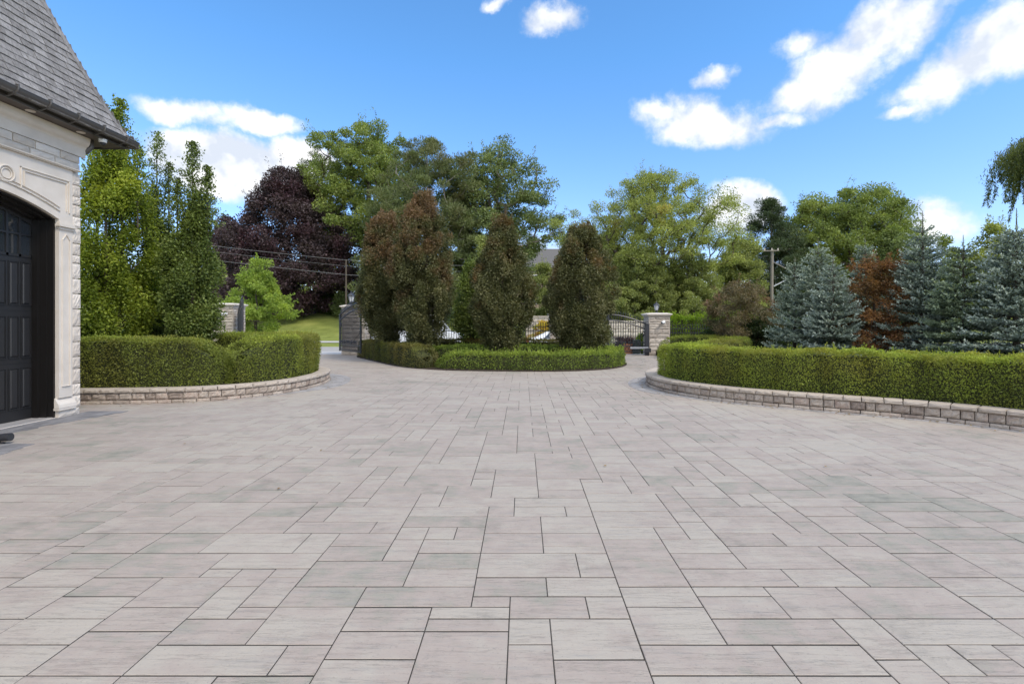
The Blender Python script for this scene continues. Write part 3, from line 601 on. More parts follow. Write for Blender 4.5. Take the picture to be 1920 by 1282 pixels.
# ------------------------------------------------------------------ garage
M_shake = surf('cedar_shake', [(.085,.078,.072), (.17,.157,.146), (.25,.233,.22), (.36,.34,.325)], .9, 1.0, .006, 3.0, ncontrast=.62, vec=(38, 38, 2.2))
M_gut = surf('gutter_metal', [(.085,.077,.07), (.12,.11,.10)], .38, 2, spec=.5, metal=.2)
M_soff = surf('soffit_wood', [(.10,.082,.072), (.15,.125,.11)], .6, 5)
M_door = surf('door_black', [(.012,.012,.0125), (.022,.021,.021)], .38, 4, spec=.5)
M_frame = surf('door_frame', [(.006,.005,.0045), (.013,.011,.0095)], .35, 6, spec=.5, vec=(1,1,.1))
def garage():
    WX, YE, Y0 = -7.68, 8.79, -1.2; O = (WX, YE, 0); r = random.Random(4)
    g = empty('garage', O, 0, 'cream stone coach house garage with grey shake roof at the left edge', 'garage')
    def bl(mb, name, mat, parent=g, **k):
        mb.v = [(x-O[0], y-O[1], z-O[2]) for x, y, z in mb.v]; return mb.build(name, mat, parent, **k)
    YA, YB, ZS, RISE = 5.46, 8.36, 3.28, .30; ym = (YA+YB)/2; hw = (YB-YA)/2
    rad = (hw*hw+RISE*RISE)/(2*RISE)
    def arch(y, off=0): return ZS+RISE-rad+math.sqrt(max(0, (rad+off)**2-(y-ym)**2))
    ys = [YA+(YB-YA)*k/24 for k in range(25)]
    # core wall with the door opening
    w = MB()
    w.box(WX-.42, WX-.015, YB+.001, YE-.02, 0, 4.44); w.box(WX-.42, WX-.015, Y0, YA, 0, 4.44)
    for k in range(24):
        a, b = ys[k], ys[k+1]; za, zb = arch(a), arch(b); X0, X1 = WX-.42, WX-.015
        w.add([(X0,a,za),(X1,a,za),(X1,b,zb),(X0,b,zb),(X0,a,4.44),(X1,a,4.44),(X1,b,4.44),(X0,b,4.44)], [(3,2,1,0),(4,5,6,7),(0,1,5,4),(1,2,6,5),(2,3,7,6),(3,0,4,7)])
    w.box(-14.3, WX-.42, YE-.35, YE-.02, 0, 4.8); w.box(-14.3, -14.0, Y0, YE-.36, 0, 4.8)
    wall = bl(w, 'wall', M_lime)
    # rock-faced stones: quoins beside the door, course above, end wall
    q = MB(); z = .13
    while z < 4.12:
        h = r.choice([.14, .2, .26, .3]); h = min(h, 4.14-z)
        if h < .05: break
        q.rock((WX-.06, (8.615+YE)/2, z+h/2), (0, (YE-8.615)/2-.004, 0), (0, 0, h/2-.004), (.080+r.uniform(-.006, .006), 0, 0), r, r.random(), .010, 6, 5); z += h
    for row, (z0, z1) in enumerate(((4.19, 4.31), (4.314, 4.44))):
        y = YE
        while y > Y0:
            L = r.uniform(.22, .5); q.rock((WX-.06, y-L/2, (z0+z1)/2), (0, L/2-.004, 0), (0, 0, (z1-z0)/2-.003), (.07, 0, 0), r, r.random(), .010, 6, 3); y -= L
    z = 0
    while z < 4.4:
        h = r.choice([.2, .26, .3]); x = WX-.03
        while x > -14.2:
            L = r.uniform(.3, .7); q.rock((x-L/2, YE-.05, z+h/2), (L/2-.004, 0, 0), (0, 0, h/2-.004), (0, .05, 0), r, r.random(), .014, 4, 3); x -= L
        z += h
    bl(q, 'stone_facing', M_stone, wall)
    # smooth carved surround
    s = MB(); XF = WX+.03
    def slab(y0, y1, z0, z1, x1=XF, x0=WX-.02): s.box(x0, x1, y0, y1, z0, z1)
    slab(YB, 8.61, .33, 3.16); slab(YB-.0, 8.61, 3.20, 4.145)
    for k in range(24):
        a, b = ys[k], ys[k+1]; za, zb = arch(a), arch(b)
        s.add([(WX-.02,a,za),(XF,a,za),(XF,b,zb),(WX-.02,b,zb),(WX-.02,a,4.145),(XF,a,4.145),(XF,b,4.145),(WX-.02,b,4.145)], [(3,2,1,0),(4,5,6,7),(0,1,5,4),(1,2,6,5),(2,3,7,6),(3,0,4,7)])
    slab(YA-.25, YA-.001, .33, 4.145)
    sur = bl(s, 'door_surround', M_lime)
    m = MB()
    m.box(WX, XF+.035, YA-.3, 8.70, 4.148, 4.186); m.box(WX, XF+.055, YA-.3, 8.72, 4.165, 4.180)     # head moulding
    # raised fillets: head panel frame
    def strip3(y0, z0, y1, z1, wd=.016, pr=.02):
        d = Vector((0, y1-y0, z1-z0)); L = d.length; d.normalize(); n = Vector((0, -d.z, d.y)); m.obox((XF+pr/2, (y0+y1)/2, (z0+z1)/2), d*(L/2+wd/2), n*wd/2, (pr/2, 0, 0), .5, .004)
    for (o, wd) in ((0, .018), (.05, .008)):
        strip3(7.72+o, 3.95-o, 8.54-o, 3.95-o, wd); strip3(8.54-o, 3.95-o, 8.54-o, 3.42+o*.3, wd)
        for k in range(12, 24):
            a, b = ys[k], min(ys[k+1], 8.54-o)
            if b > a: strip3(a, arch(a, .13+o), b, arch(b, .13+o), wd)
        strip3(7.72+o, 3.95-o, 7.72+o, arch(7.72, .13+o), wd); strip3(ys[12], 3.95-o, 7.3, 3.95-o, wd)
    # pilaster panel
    for (a, b, c, d, wd) in ((8.415, .52, 8.415, 2.95, .014), (8.555, .52, 8.555, 2.95, .014), (8.415, 2.95, 8.485, 3.05, .012), (8.485, 3.05, 8.555, 2.95, .012), (8.415, .52, 8.555, .52, .012)): strip3(a, b, c, d, wd)
    m.box(WX, XF+.05, YB-.04, 8.64, 3.163, 3.20); m.box(WX, XF+.03, YB-.02, 8.625, 3.203, 3.235); m.box(WX, XF+.022, YB-.012, 8.62, 3.12, 3.160)     # capital
    bz = [(.33, .012), (.27, .045), (.22, .075), (.165, .085)]
    for i in range(3): m.sweepx([(0,0,bz[i+1][0]), (0,0,bz[i][0]), (bz[i][1],0,bz[i][0]), (bz[i+1][1],0,bz[i+1][0])], (XF-.05, YB-.035, 0), (XF-.05, 8.66, 0))
    m.box(WX-.05, XF+.03, YB-.03, 8.65, .125, .163)
    # round medallion
    for rr, th in ((.115, .016), (.075, .008)):
        m.tube([(XF+.01, 7.50+rr*math.cos(a), 3.79+rr*math.sin(a)) for a in [k*math.pi/12 for k in range(25)]], th, 6)
    bl(m, 'moulding', M_lime, sur)
    for yy in (8.56, 5.3): p = MB(); p.rock((WX-.03, yy, .06), (0, .20, 0), (0, 0, .06), (.06, 0, 0), r, .4, .012, 6, 3); bl(p, 'plinth_stone', M_stone, wall)
    # cornice
    c = MB(); prof = [(0,0,4.445), (.03,0,4.445), (.035,0,4.60), (.05,0,4.63), (.085,0,4.66), (.11,0,4.70), (.12,0,4.79), (0,0,4.79)]
    c.sweepx(prof, (WX-.02, Y0, 0), (WX-.02, YE+.10, 0)); prof2 = [(0, -a[0] if False else a[0], a[2]) for a in prof]; c.sweepx(prof2, (-14.3, YE-.02, 0), (WX+.0, YE-.02, 0)); bl(c, 'cornice', M_lime, recalc=True)
    # soffit and fascia
    EX, EY = -7.36, 9.40
    f = MB(); n = 7
    for k in range(n): f.box(WX-.1+(EX-WX+.1)*k/n+.002, WX-.1+(EX-WX+.1)*(k+1)/n-.002, Y0, EY, 4.80, 4.825)
    for k in range(n): f.box(-14.6, WX-.105, YE+(EY-YE)*k/n+.002-.05, YE+(EY-YE)*(k+1)/n-.002-.05, 4.80, 4.825)
    f.box(WX-.3, EX+.0, Y0, EY, 4.827, 4.84); sf = bl(f, 'soffit', M_soff)
    for yy in (7.71, 8.59, 6.83): l = MB(); l.lathe([(.062, 0), (.062, .006), (.04, .008)], (WX+.19, yy, 4.792), 20); bl(l, 'downlight', M_lime, sf)
    fa = MB(); fa.box(EX-.02, EX, Y0, EY, 4.79, 4.93); fa.box(-14.6, EX-.021, EY-.0, EY+.02, 4.79, 4.93); bl(fa, 'fascia', M_gut)
    # half-round gutter
    gu = MB(); k = 12; rg = .09; prof = []
    for i in range(k+1): a = math.pi*(1+i/k); prof.append((math.cos(a)*rg, math.sin(a)*rg))
    inner = [(x*.9, z*.9) for x, z in prof[::-1]]; full = prof+inner
    gc = (EX+.097, 4.925)
    gu.sweepx([(x, 0, z) for x, z in full], (gc[0], Y0, gc[1]), (gc[0], EY+.09, gc[1])); gu.tube([(gc[0]+rg, Y0, gc[1]), (gc[0]+rg, EY+.09, gc[1])], .010, 6)
    gu.sweepx([(0, x, z) for x, z in full], (-14.6, EY+.1, gc[1]), (gc[0]-rg, EY+.1, gc[1]))
    go = bl(gu, 'gutter', M_gut, recalc=True)
    for i in range(16):
        y = 9.20-.5*i
        if y < Y0: break
        b = MB(); b.tube([(gc[0]+math.cos(math.pi*(1+j/10))*(rg+.008), y, gc[1]+math.sin(math.pi*(1+j/10))*(rg+.008)) for j in range(11)]+[(gc[0]+rg+.015, y, gc[1]+.03), (gc[0]+rg-.03, y, gc[1]+.034)], .014, 6)
        b.tube([(gc[0]+rg*.5, y, gc[1]-rg*.95), (gc[0]-rg*.5, y, gc[1]-rg-.03), (EX+.006, y, 4.80)], .012, 5); spiral(b, 0, 0, .0, 0, 1) if False else None; bl(b, 'bracket', M_gut, go)
    d = MB(); d.tube([(WX+.04, YE+.17, 4.81), (WX+.04, YE+.17, 4.66), (WX-.0, YE+.13, 4.58), (WX-.3, YE+.1, 4.50), (WX-.42, YE+.09, 4.40), (WX-.42, YE+.09, .1)], .045, 12); bl(d, 'downspout', M_gut, smooth=True)
    # roof
    ZE = 4.93; rows = 31; dz = .127
    def ins(h): return h/2.80+.10*(1-math.exp(-max(h, 0)/.5))
    rf = MB()
    for i in range(-1, rows):
        h0 = i*dz+.02; h1 = h0+.20; t0 = ins(h0) if h0 > 0 else h0/1.2; t1 = ins(h1)
        X0, X1 = EX+.03-t0, EX+.03-t1; yend = EY+.05-t0; y = Y0
        sl = Vector((X1-X0, 0, h1-h0)); L = sl.length; sl.normalize(); nrm = Vector((sl.z, 0, -sl.x))
        while y < yend-.01:
            wv = min(r.choice([.09, .12, .15, .18, .21]), yend-y); jt = r.uniform(-.007, .007)
            rf.obox(Vector(((X0+X1)/2, y+wv/2, ZE+(h0+h1)/2+jt))+nrm*(.022+r.uniform(0, .006)), (0, wv/2-.002, 0), (sl*L/2-nrm*.011), nrm*.012, r.random()); y += wv
        y0e = EX+.03-t0; x = y0e
        s2 = Vector((0, -(t1-t0), h1-h0)); s2.normalize(); n2 = Vector((0, s2.z, -s2.y))
        while x > -14.4+t0:
            wv = r.choice([.12, .15, .18, .21])
            rf.obox(Vector((x-wv/2, EY+.05-(t0+t1)/2, ZE+(h0+h1)/2))+n2*(.014+r.uniform(0, .004)), (wv/2-.0015, 0, 0), s2*L/2, n2*.008, r.random()); x -= wv
    roof = bl(rf, 'roof', M_shake)
    rb = MB(); HT = rows*dz+.1; tt = ins(HT)
    lv = [0, .1, .3, .6, 1.2, 2.4, HT]
    for a, b in zip(lv[:-1], lv[1:]):
        ta, tb = ins(a), ins(b)
        rb.add([(EX-ta-.01, Y0, ZE+a), (EX-ta-.01, EY-ta, ZE+a), (EX-tb-.01, EY-tb, ZE+b), (EX-tb-.01, Y0, ZE+b), (-14.5+ta, EY-ta, ZE+a), (-14.5+tb, EY-tb, ZE+b), (-14.5+ta, Y0, ZE+a), (-14.5+tb, Y0, ZE+b)], [(0,1,2,3),(1,4,5,2),(4,6,7,5)])
    rb.add([(EX-tt, Y0, ZE+HT), (EX-tt, EY-tt, ZE+HT), (-14.5+tt, EY-tt, ZE+HT), (-14.5+tt, Y0, ZE+HT)], [(0,1,2,3)]); bl(rb, 'roof_deck', M_soff, roof)
    hc = MB()
    for i in range(-1, rows-2):
        h0 = i*dz+.03; h1 = h0+.19; t0, t1 = (ins(max(h0, 0)), ins(h1)); a = Vector((EX+.05-t0, EY+.07-t0, ZE+h0)); b = Vector((EX+.05-t1, EY+.07-t1, ZE+h1)); d = (b-a).normalized()
        for side in (Vector((0, -1, 0)), Vector((-1, 0, 0))):
            s_ = (side-d*side.dot(d)).normalized(); n_ = d.cross(s_).normalized()
            if n_.x+n_.y < 0: n_ = -n_
            hc.obox((a+b)/2+s_*.05+n_*.022, s_*.055, d*((b-a).length/2), n_*.008, r.random())
    bl(hc, 'hip_cap', M_shake, roof)
    # door frame, stepped
    fr = MB()
    for (xo, xi, yo) in ((WX-.035, WX-.13, .03), (WX-.131, WX-.24, .055), (WX-.241, WX-.33, .09)):
        fr.box(xi, xo, YB-yo, YB+.02, .0, ZS); fr.box(xi, xo, YA-.02, YA+yo, .0, ZS)
        for k in range(24):
            a, b = ys[k], ys[k+1]; q4 = [(a, arch(a, -yo)), (b, arch(b, -yo)), (b, arch(b)+.02), (a, arch(a)+.02)]
            q4 = [(yy, max(zz, ZS-.02)) for yy, zz in q4]
            fr.add([(xi, yy, zz) for yy, zz in q4]+[(xo, yy, zz) for yy, zz in q4], [(0,1,2,3),(7,6,5,4),(0,4,5,1),(1,5,6,2),(2,6,7,3),(3,7,4,0)])
    bl(fr, 'door_frame', M_frame, recalc=True)
    XD = WX-.345; dr = MB()
    ye0, ye1 = YA+.06, YB-.06
    dr.box(XD-.05, XD, ye0, ye1, .02, 2.62)
    pitch = .2; cols = []
    y = ye1-.035
    while y-.16 > ye0: cols.append((y-.165, y)); y -= pitch
    for (z0, z1) in ((.20, .86), (1.01, 1.68), (1.85, 2.55)):
        for (a, b) in cols:
            dr.obox((XD+.003, (a+b)/2, (z0+z1)/2), (0, (b-a)/2-.028, 0), (0, 0, (z1-z0)/2-.03), (.014, 0, 0), .9, .012)
            for (u0, u1, v0, v1) in ((a, a+.012, z0, z1), (b-.012, b, z0, z1), (a+.013, b-.013, z0, z0+.012), (a+.013, b-.013, z1-.012, z1)): dr.box(XD, XD+.012, u0, u1, v0, v1)
    for z in (.93, 1.765): dr.box(XD, XD+.004, ye0, ye1, z-.004, z+.004, 0)
    # upper lights
    ztop = lambda yy: arch(yy, -.11)
    for (a, b) in cols+[(ye0, ye0)]:
        dr.box(XD-.04, XD+.008, b, b+.035, 2.62, ztop(min(max(b, YA+.1), YB-.1))-.02) if b > ye0+.02 else None
    dr.box(XD-.04, XD+.008, ye0, ye1, 2.625, 2.67); dr.box(XD-.04, XD+.006, ye0, ye1, 2.975, 3.005)
    for k in range(24):
        a, b = max(ys[k], ye0), min(ys[k+1], ye1); 
        if b <= a: continue
        za, zb = ztop(a)-.03, ztop(b)-.03; dr.add([(XD-.04, a, za), (XD+.01, a, za), (XD+.01, b, zb), (XD-.04, b, zb), (XD-.04, a, arch(a)), (XD+.01, a, arch(a)), (XD+.01, b, arch(b)), (XD-.04, b, arch(b))], [(3,2,1,0),(4,5,6,7),(0,1,5,4),(1,2,6,5),(2,3,7,6),(3,0,4,7)])
    door = bl(dr, 'door', M_door, recalc=True)
    gl = MB(); gl.box(XD-.03, XD-.02, ye0, ye1, 2.66, 3.5); bl(gl, 'window', GLASS, door)
    bk = MB(); bk.box(XD-.5, XD-.06, YA-.3, YB+.2, 0, 3.6); bl(bk, 'interior', M_dark)
    return g
garage()
def dome_camera(loc):
    root = empty('security_camera', loc, 0, 'white dome security camera under the corner of the garage eave', 'camera')
    b = MB(); b.lathe([(.062, 0), (.062, -.02), (.055, -.055), (.048, -.06)], n=24); b.build('housing', M_white, root, smooth=False)
    l = MB(); l.lathe([(.046, -.055), (.044, -.075), (.034, -.095), (.018, -.105), (.004, -.108)], n=20); l.build('lens_dome', M_iron, root, smooth=True)
    return root
dome_camera((-7.40, 8.93, 4.80))
def bullet_camera(loc, label):
    root = empty('security_camera', loc, 0, label, 'camera', 'cameras on the gate pillars')
    b = MB(); b.lathe([(.075, 0), (.075, .03), (.04, .04)], n=16); b.v = [(x, -z, y) for x, y, z in b.v]; b.build('mount', M_white, root)
    c = MB(); c.tube([(0, -.02, 0), (0, -.08, -.01)], .03, 8); c.tube([(-.02, -.08, 0), (-.14, -.2, -.04)], .055, 14); c.build('housing', M_white, root)
    l = MB(); l.tube([(-.139, -.2, -.04), (-.15, -.212, -.043)], .038, 14); l.build('lens', M_dark, root)
fx = empty('ground_spotlight', (-6.80, 6.62, .0), 0, 'small black cylindrical fixture lying on the paving at the left edge', 'spotlight')
b = MB(); b.tube([(-.14, 0, .07), (.07, .01, .085), (.10, .012, .086)], [.045, .052, .052], 18); b.build('lamp_head', M_iron, fx)
b = MB(); b.tube([(-.04, 0, 0), (-.04, 0, .05)], .014, 8); b.lathe([(.06, 0), (.06, .012), (.02, .02)], (-.04, 0, 0), 16); b.build('foot', M_iron, fx)
b = MB(); b.tube([(.1005, .012, .086), (.104, .012, .086)], .042, 18); b.build('lens', GLASS, fx)

# ------------------------------------------------------------------ gate pillars, gates, fences
def pillar(cx, cy, w, H, label, seed, lanternlabel=None):
    r = random.Random(seed); root = empty('gate_pillar', (cx, cy, 0), 0, label, 'stone pillar', 'stone pillars at the gates')
    s = MB(); h0 = .0; z = h0
    core = MB(); core.box(-w/2+.03, w/2-.03, -w/2+.03, w/2-.03, -.4, H-.14); 
    while z < H-.16:
        h = min(r.choice([.10, .15, .2, .24]), H-.14-z)
        if h < .03: break
        for side in range(4):
            a = side*math.pi/2; u = Vector((math.cos(a), math.sin(a), 0)); n = Vector((math.sin(a), -math.cos(a), 0)); x = -w/2
            while x < w/2-.01:
                L = min(r.uniform(.28, .62), w/2-x); 
                if w/2-x-L < .12: L = w/2-x
                ew = w/2+(.03 if z < .16 else 0)
                c = u*(x+L/2)+n*(ew-.04); s.rock((c.x, c.y, z+h/2), u*(L/2-.003), (0, 0, h/2-.003), n*.04, r, r.random(), .014, 5, 3); x += L
        z += h
    s.build('shaft', M_ledge, root); core.build('core', M_ledge, root)
    c = MB(); e = w/2
    for (a, b_, z0, z1) in ((.0, .03, H-.14, H-.10), (.03, .075, H-.10, H-.06), (.085, .085, H-.06, H-.015), (.085, -.12, H-.015, H+.03)):
        c.add([(sx*(e+a), sy*(e+a), z0) for sx, sy in ((-1,-1),(1,-1),(1,1),(-1,1))]+[(sx*(e+b_), sy*(e+b_), z1) for sx, sy in ((-1,-1),(1,-1),(1,1),(-1,1))], [(3,2,1,0),(4,5,6,7),(0,1,5,4),(1,2,6,5),(2,3,7,6),(3,0,4,7)])
    c.build('cap', M_lime, root)
    return root
pillar(-14.1, 24.3, 1.05, 2.42, 'stone gate pillar with flat cap at the left end of the left hedge, between the green trees and the lime green tree', 21)
pillar(-8.0, 24.5, 1.10, 2.34, 'stone pillar behind the open iron gate left of the brown trees', 22)
pillar(6.42, 24.3, 1.02, 1.96, 'stone gate pillar topped with a lantern right of the brown trees', 23)
pillar(1.75, 24.5, .9, 1.96, 'stone gate pillar behind the rightmost brown tree of the island', 24)
M_lglass = surf('lantern_glass', [(.45,.46,.47), (.6,.61,.62)], .15, 3, spec=.6)
def lantern(loc, label, sc=1.0):
    root = empty('lantern', loc, 0, label, 'lantern', 'lanterns on the gate pillars'); 
    b = MB(); b.lathe([(.11*sc, 0), (.11*sc, .02*sc), (.05*sc, .04*sc), (.03*sc, .08*sc), (.07*sc, .12*sc), (.09*sc, .13*sc)], n=16); b.build('base', M_iron, root)
    g_ = MB(); g_.lathe([(.075*sc, .135*sc), (.125*sc, .36*sc)], n=6); g_.build('glass', M_lglass, root)
    f = MB()
    for k in range(6): a = k*math.pi/3; f.tube([(.08*sc*math.cos(a), .08*sc*math.sin(a), .13*sc), (.132*sc*math.cos(a), .132*sc*math.sin(a), .365*sc)], .009*sc, 4)
    f.build('cage', M_iron, root)
    t = MB(); t.lathe([(.165*sc, .362*sc), (.165*sc, .375*sc), (.08*sc, .45*sc), (.05*sc, .47*sc), (.05*sc, .49*sc), (.02*sc, .51*sc), (.022*sc, .54*sc), (.003, .57*sc)], n=6); t.build('roof', M_iron, root)
lantern((6.42, 24.3, 1.99), 'black lantern on the stone pillar right of the brown trees', 1.0)
lantern((-8.22, 24.3, 2.37), 'black lantern on the stone pillar left of the brown trees', 1.2)
bullet_camera((6.62, 23.78, 1.56), 'small white security camera on the face of the right gate pillar')
bullet_camera((-13.9, 23.76, 1.95), 'small white security camera on the face of the left gate pillar')
def spiral(mb, cx, cz, r, a0, turns, sg=1, y=0, th=.016):
    pts = []
    for i in range(19):
        t = i/18; a = a0+sg*turns*6.283*t; rr = r*(1-.8*t); pts.append((cx+rr*math.cos(a), y, cz+rr*math.sin(a)))
    mb.tube(pts, th, 4, cap=False)
def gate_leaf(loc, rz, w, h1, h2, zb, label, sp=.115, flip=False, group='iron gate leaves'):
    root = empty('gate', loc, rz, label, 'iron gate', group); sx = -1 if flip else 1
    def top(x): return h1+(h2-h1)*math.sin(math.pi/2*min(1, x/w))
    f = MB(); X = lambda x: sx*x
    for x in (0, w): f.box(min(X(x-.04), X(x+.04)), max(X(x-.04), X(x+.04)), -.03, .03, zb-.02, top(x)+.02)
    for z in (zb+.03, zb+.30): f.obox((X(w/2), 0, z), (w/2-.03, 0, 0), (0, .02, 0), (0, 0, .02))
    for dz, th in ((-.02, .036), (-.28, .033)): f.tube([(X(w*k/16), 0, top(w*k/16)+dz) for k in range(17)], th, 6)
    f.build('frame', M_iron, root)
    p = MB(); n = int(w/sp)
    for k in range(1, n):
        x = w*k/n; z1 = top(x)+.08; p.tube([(X(x), 0, zb+.30), (X(x), 0, z1)], .017, 5); p.lathe([(.008, 0), (.024, .03), (.012, .06), (.002, .12)], (X(x), 0, z1), 6)
    p.build('pickets', M_iron, root)
    def scroll(*q): s = MB(); spiral(s, *q); s.build('scroll', M_iron, root)
    for k in range(int(w/.42)):
        x = .22+k*.42
        if x > w-.1: break
        scroll(X(x-.07), zb+.42, .09, 0, 1.3, 1, -.02); scroll(X(x+.09), zb+.42, .09, math.pi, 1.3, -1, -.02)
    s = MB(); s.tube([(X(w), -.02, zb+.9), (X(w*.8), -.02, zb+.62), (X(w*.6), -.02, zb+.35)], .014, 4); s.build('brace', M_iron, root)
    scroll(X(w-.14), zb+.95, .12, -1.57, 1.2, 1, -.02); scroll(X(.14), top(0)-.5, .12, 1.57, 1.2, -1, -.02); scroll(X(.14), zb+.8, .12, -1.57, 1.2, -1, -.02)
    l = MB(); m = int(w/.12)
    for k in range(m):
        a, b_ = w*k/m, w*(k+1)/m; l.tube([(X(a), 0, zb+.04), (X(b_), 0, zb+.29)], .010, 4); l.tube([(X(b_), .0, zb+.04), (X(a), .0, zb+.29)], .010, 4)
    l.build('lattice', M_iron, root); return root
gate_leaf((5.84, 24.1, 0), 0, 1.76, 1.50, 1.93, .12, 'closed iron gate leaf with scrolls hinged on the lantern pillar at the right', flip=True)
gate_leaf((2.26, 24.1, 0), 0, 1.76, 1.50, 1.93, .12, 'closed iron gate leaf partly hidden by the rightmost brown tree')
gate_leaf((-8.62, 23.9, 0), math.atan2(-1.95, 1.62), 2.5, 1.92, 2.42, .22, 'open iron gate leaf in front of the stone pillar left of the brown trees')
gate_leaf((-13.45, 23.95, 0), math.atan2(-2.35, 1.55), 2.5, 1.95, 2.52, .22, 'open iron gate leaf seen nearly edge-on beside the left stone pillar', sp=.09)
def post_arm():
    root = empty('gate_opener', (5.78, 23.6, 0), 0, 'black gate opener post with a grey arm beside the right stone pillar', 'gate opener')
    a = MB(); a.box(-.08, .1, -.07, .07, 0, 1.46); a.box(-.1, .12, -.09, .09, 1.46, 1.48); a.build('post', M_iron, root)
    b_ = MB(); b_.obox((-.38, -.12, .36), (.42, 0, 0), (0, .04, 0), (0, 0, .04), .5, .01); b_.build('arm', surf('grey_metal', [(.3,.3,.31), (.4,.4,.41)], .4, 5, metal=.5), root)
    c = MB(); c.box(-.1, .16, -.16, -.075, .16, .34); c.build('bracket', M_iron, root)
post_arm()
def fence(pts, label, h=1.42, sp=.12):
    P = np.array(pts, float); root = empty('iron_fence', (P[0][0], P[0][1], 0), 0, label, 'iron fence', 'black iron fences'); o = P[0]
    pan = MB(); 
    for a, b_ in zip(P[:-1], P[1:]):
        d = b_-a; L = np.linalg.norm(d); u = d/L; n = int(L/sp)
        for z in (.12, h-.32, h-.12): c = (a+b_)/2-o; pan.obox((c[0], c[1], z), (u[0]*L/2, u[1]*L/2, 0), (-u[1]*.015, u[0]*.015, 0), (0, 0, .018))
        for k in range(n): q = a+u*(k+.5)*L/n-o; pan.tube([(q[0], q[1], .05), (q[0], q[1], h)], .013, 4); pan.lathe([(.009, 0), (.022, .03), (.002, .10)], (q[0], q[1], h), 4)
        m = max(1, int(L/2.4))
        for k in range(m):
            q = a+u*k*L/m-o; t = MB(); t.box(q[0]-.03, q[0]+.03, q[1]-.03, q[1]+.03, -.3, h+.08); t.lathe([(.04, 0), (.05, .04), (.03, .09), (.003, .13)], (q[0], q[1], h+.08), 8); t.build('post', M_iron, root)
    pan.build('picket_panel', M_iron, root); return root
fence([(-7.4, 24.7), (1.3, 24.7)], 'long black iron fence behind the brown island trees', 1.45)
fence([(6.95, 24.5), (19, 24.5)], 'black iron fence running right from the lantern pillar in front of the bright cedar hedge', 1.36)
fence([(-14.7, 24.3), (-15.0, 20.0), (-17.5, 18.0), (-22, 17.6)], 'black iron fence behind the green trees beside the garage', 1.9)

# ------------------------------------------------------------------ vehicles
M_wpaint = surf('white_car_paint', [(.72,.73,.74), (.78,.79,.80)], .25, 2, spec=.5, coat=.5)
M_rim = surf('alloy_rim', [(.35,.35,.36), (.45,.45,.46)], .35, 5, metal=.8)
M_red = surf('tail_lamp_red', [(.3,.01,.01), (.4,.015,.015)], .2, 5)
M_lamp = surf('head_lamp', [(.5,.5,.5), (.6,.6,.6)], .1, 5)
def car(loc, rz, L, W, low, roof, wheels, wr, name, label, cat, glassq):
    root = empty(name, loc, rz, label, cat)
    def shell(name, prof, inset, mat, bev):
        mb = MB(); n = len(prof); vs = []
        for s in (-1, 1):
            for (x, z, k) in prof: vs.append((x, s*(W/2-inset-k), z))
        mb.add(vs, [tuple(range(n-1, -1, -1)), tuple(range(n, 2*n))]+[(i, (i+1) % n, n+(i+1) % n, n+i) for i in range(n)])
        o = mb.build(name, mat, root, recalc=True); m = o.modifiers.new('b', 'BEVEL'); m.width = bev; m.segments = 3; m.limit_method = 'ANGLE'; m.angle_limit = R(20); return o
    body = shell('body', low, 0, M_wpaint, .05); shell('cabin', roof, .06, M_wpaint, .05)
    for s in (-1, 1):
        for q in glassq:
            mb = MB(); mb.add([(x, s*(W/2-.055-k), z) for x, z, k in q]+[(x, s*(W/2-.075-k), z) for x, z, k in q], [tuple(range(len(q))), tuple(range(2*len(q)-1, len(q)-1, -1))]+[(i, (i+1) % len(q), len(q)+(i+1) % len(q), len(q)+i) for i in range(len(q))]); mb.build('window', GLASS, root, recalc=True)
    for x in wheels:
        for s in (-1, 1):
            mb = MB(); mb.lathe([(wr*.6, -.11), (wr*.95, -.11), (wr, -.08), (wr, .08), (wr*.95, .11), (wr*.6, .11)], n=24); mb.v = [(x+a, s*(W/2-.09)+c, wr+b) for a, b, c in mb.v]; w = mb.build('wheel', M_dark, root)
            rm = MB(); rm.lathe([(wr*.62, -.112), (wr*.62, .112)], n=20)
            for k in range(5):
                pass
            rm.v = [(x+a, s*(W/2-.085)+c, wr+b) for a, b, c in rm.v]; rm.build('rim', M_rim, w)
    for s in (-1, 1):
        mb = MB(); mb.box(L-.28, L-.02, s*(W/2-.3)-.14, s*(W/2-.3)+.14, low[3][1]-.25 if False else .62, .76); mb.build('headlight', M_lamp, root)
        mb = MB(); mb.box(-.015, .12, s*(W/2-.16)-.13, s*(W/2-.16)+.13, .78, .95); mb.build('tail_light', M_red, root)
        mb = MB(); mb.obox((L*.66, s*(W/2+.06), 1.0), (.06, 0, 0), (0, .08, 0), (0, 0, .055), .5, .02); mb.build('mirror', M_wpaint, root)
def sedan(X0, Y, z):
    L = 4.75
    low = [(0.02,.35,.05),(.0,.62,.03),(.05,.95,.06),(.5,1.0,.02),(1.3,.96,0),(3.3,.93,0),(4.2,.86,.03),(4.62,.72,.12),(4.75,.5,.2),(4.7,.24,.2),(4.2,.2,0),(.4,.22,0)]
    roof = [(.35,.96,.04),(1.15,1.36,.18),(1.75,1.44,.22),(2.4,1.42,.22),(3.3,.95,.06)]
    gq = [[(.95,1.0,.045),(1.3,1.3,.15),(1.95,1.35,.17),(1.95,1.0,.045)], [(2.02,1.0,.045),(2.02,1.35,.17),(2.4,1.33,.165),(3.0,1.0,.06)]]
    car((X0, Y+.9, z), 0, L, 1.82, low, roof, (.85, 3.75), .32, 'parked_sedan', 'white sedan on the road behind the iron fence, between the two right brown trees', 'car', gq)
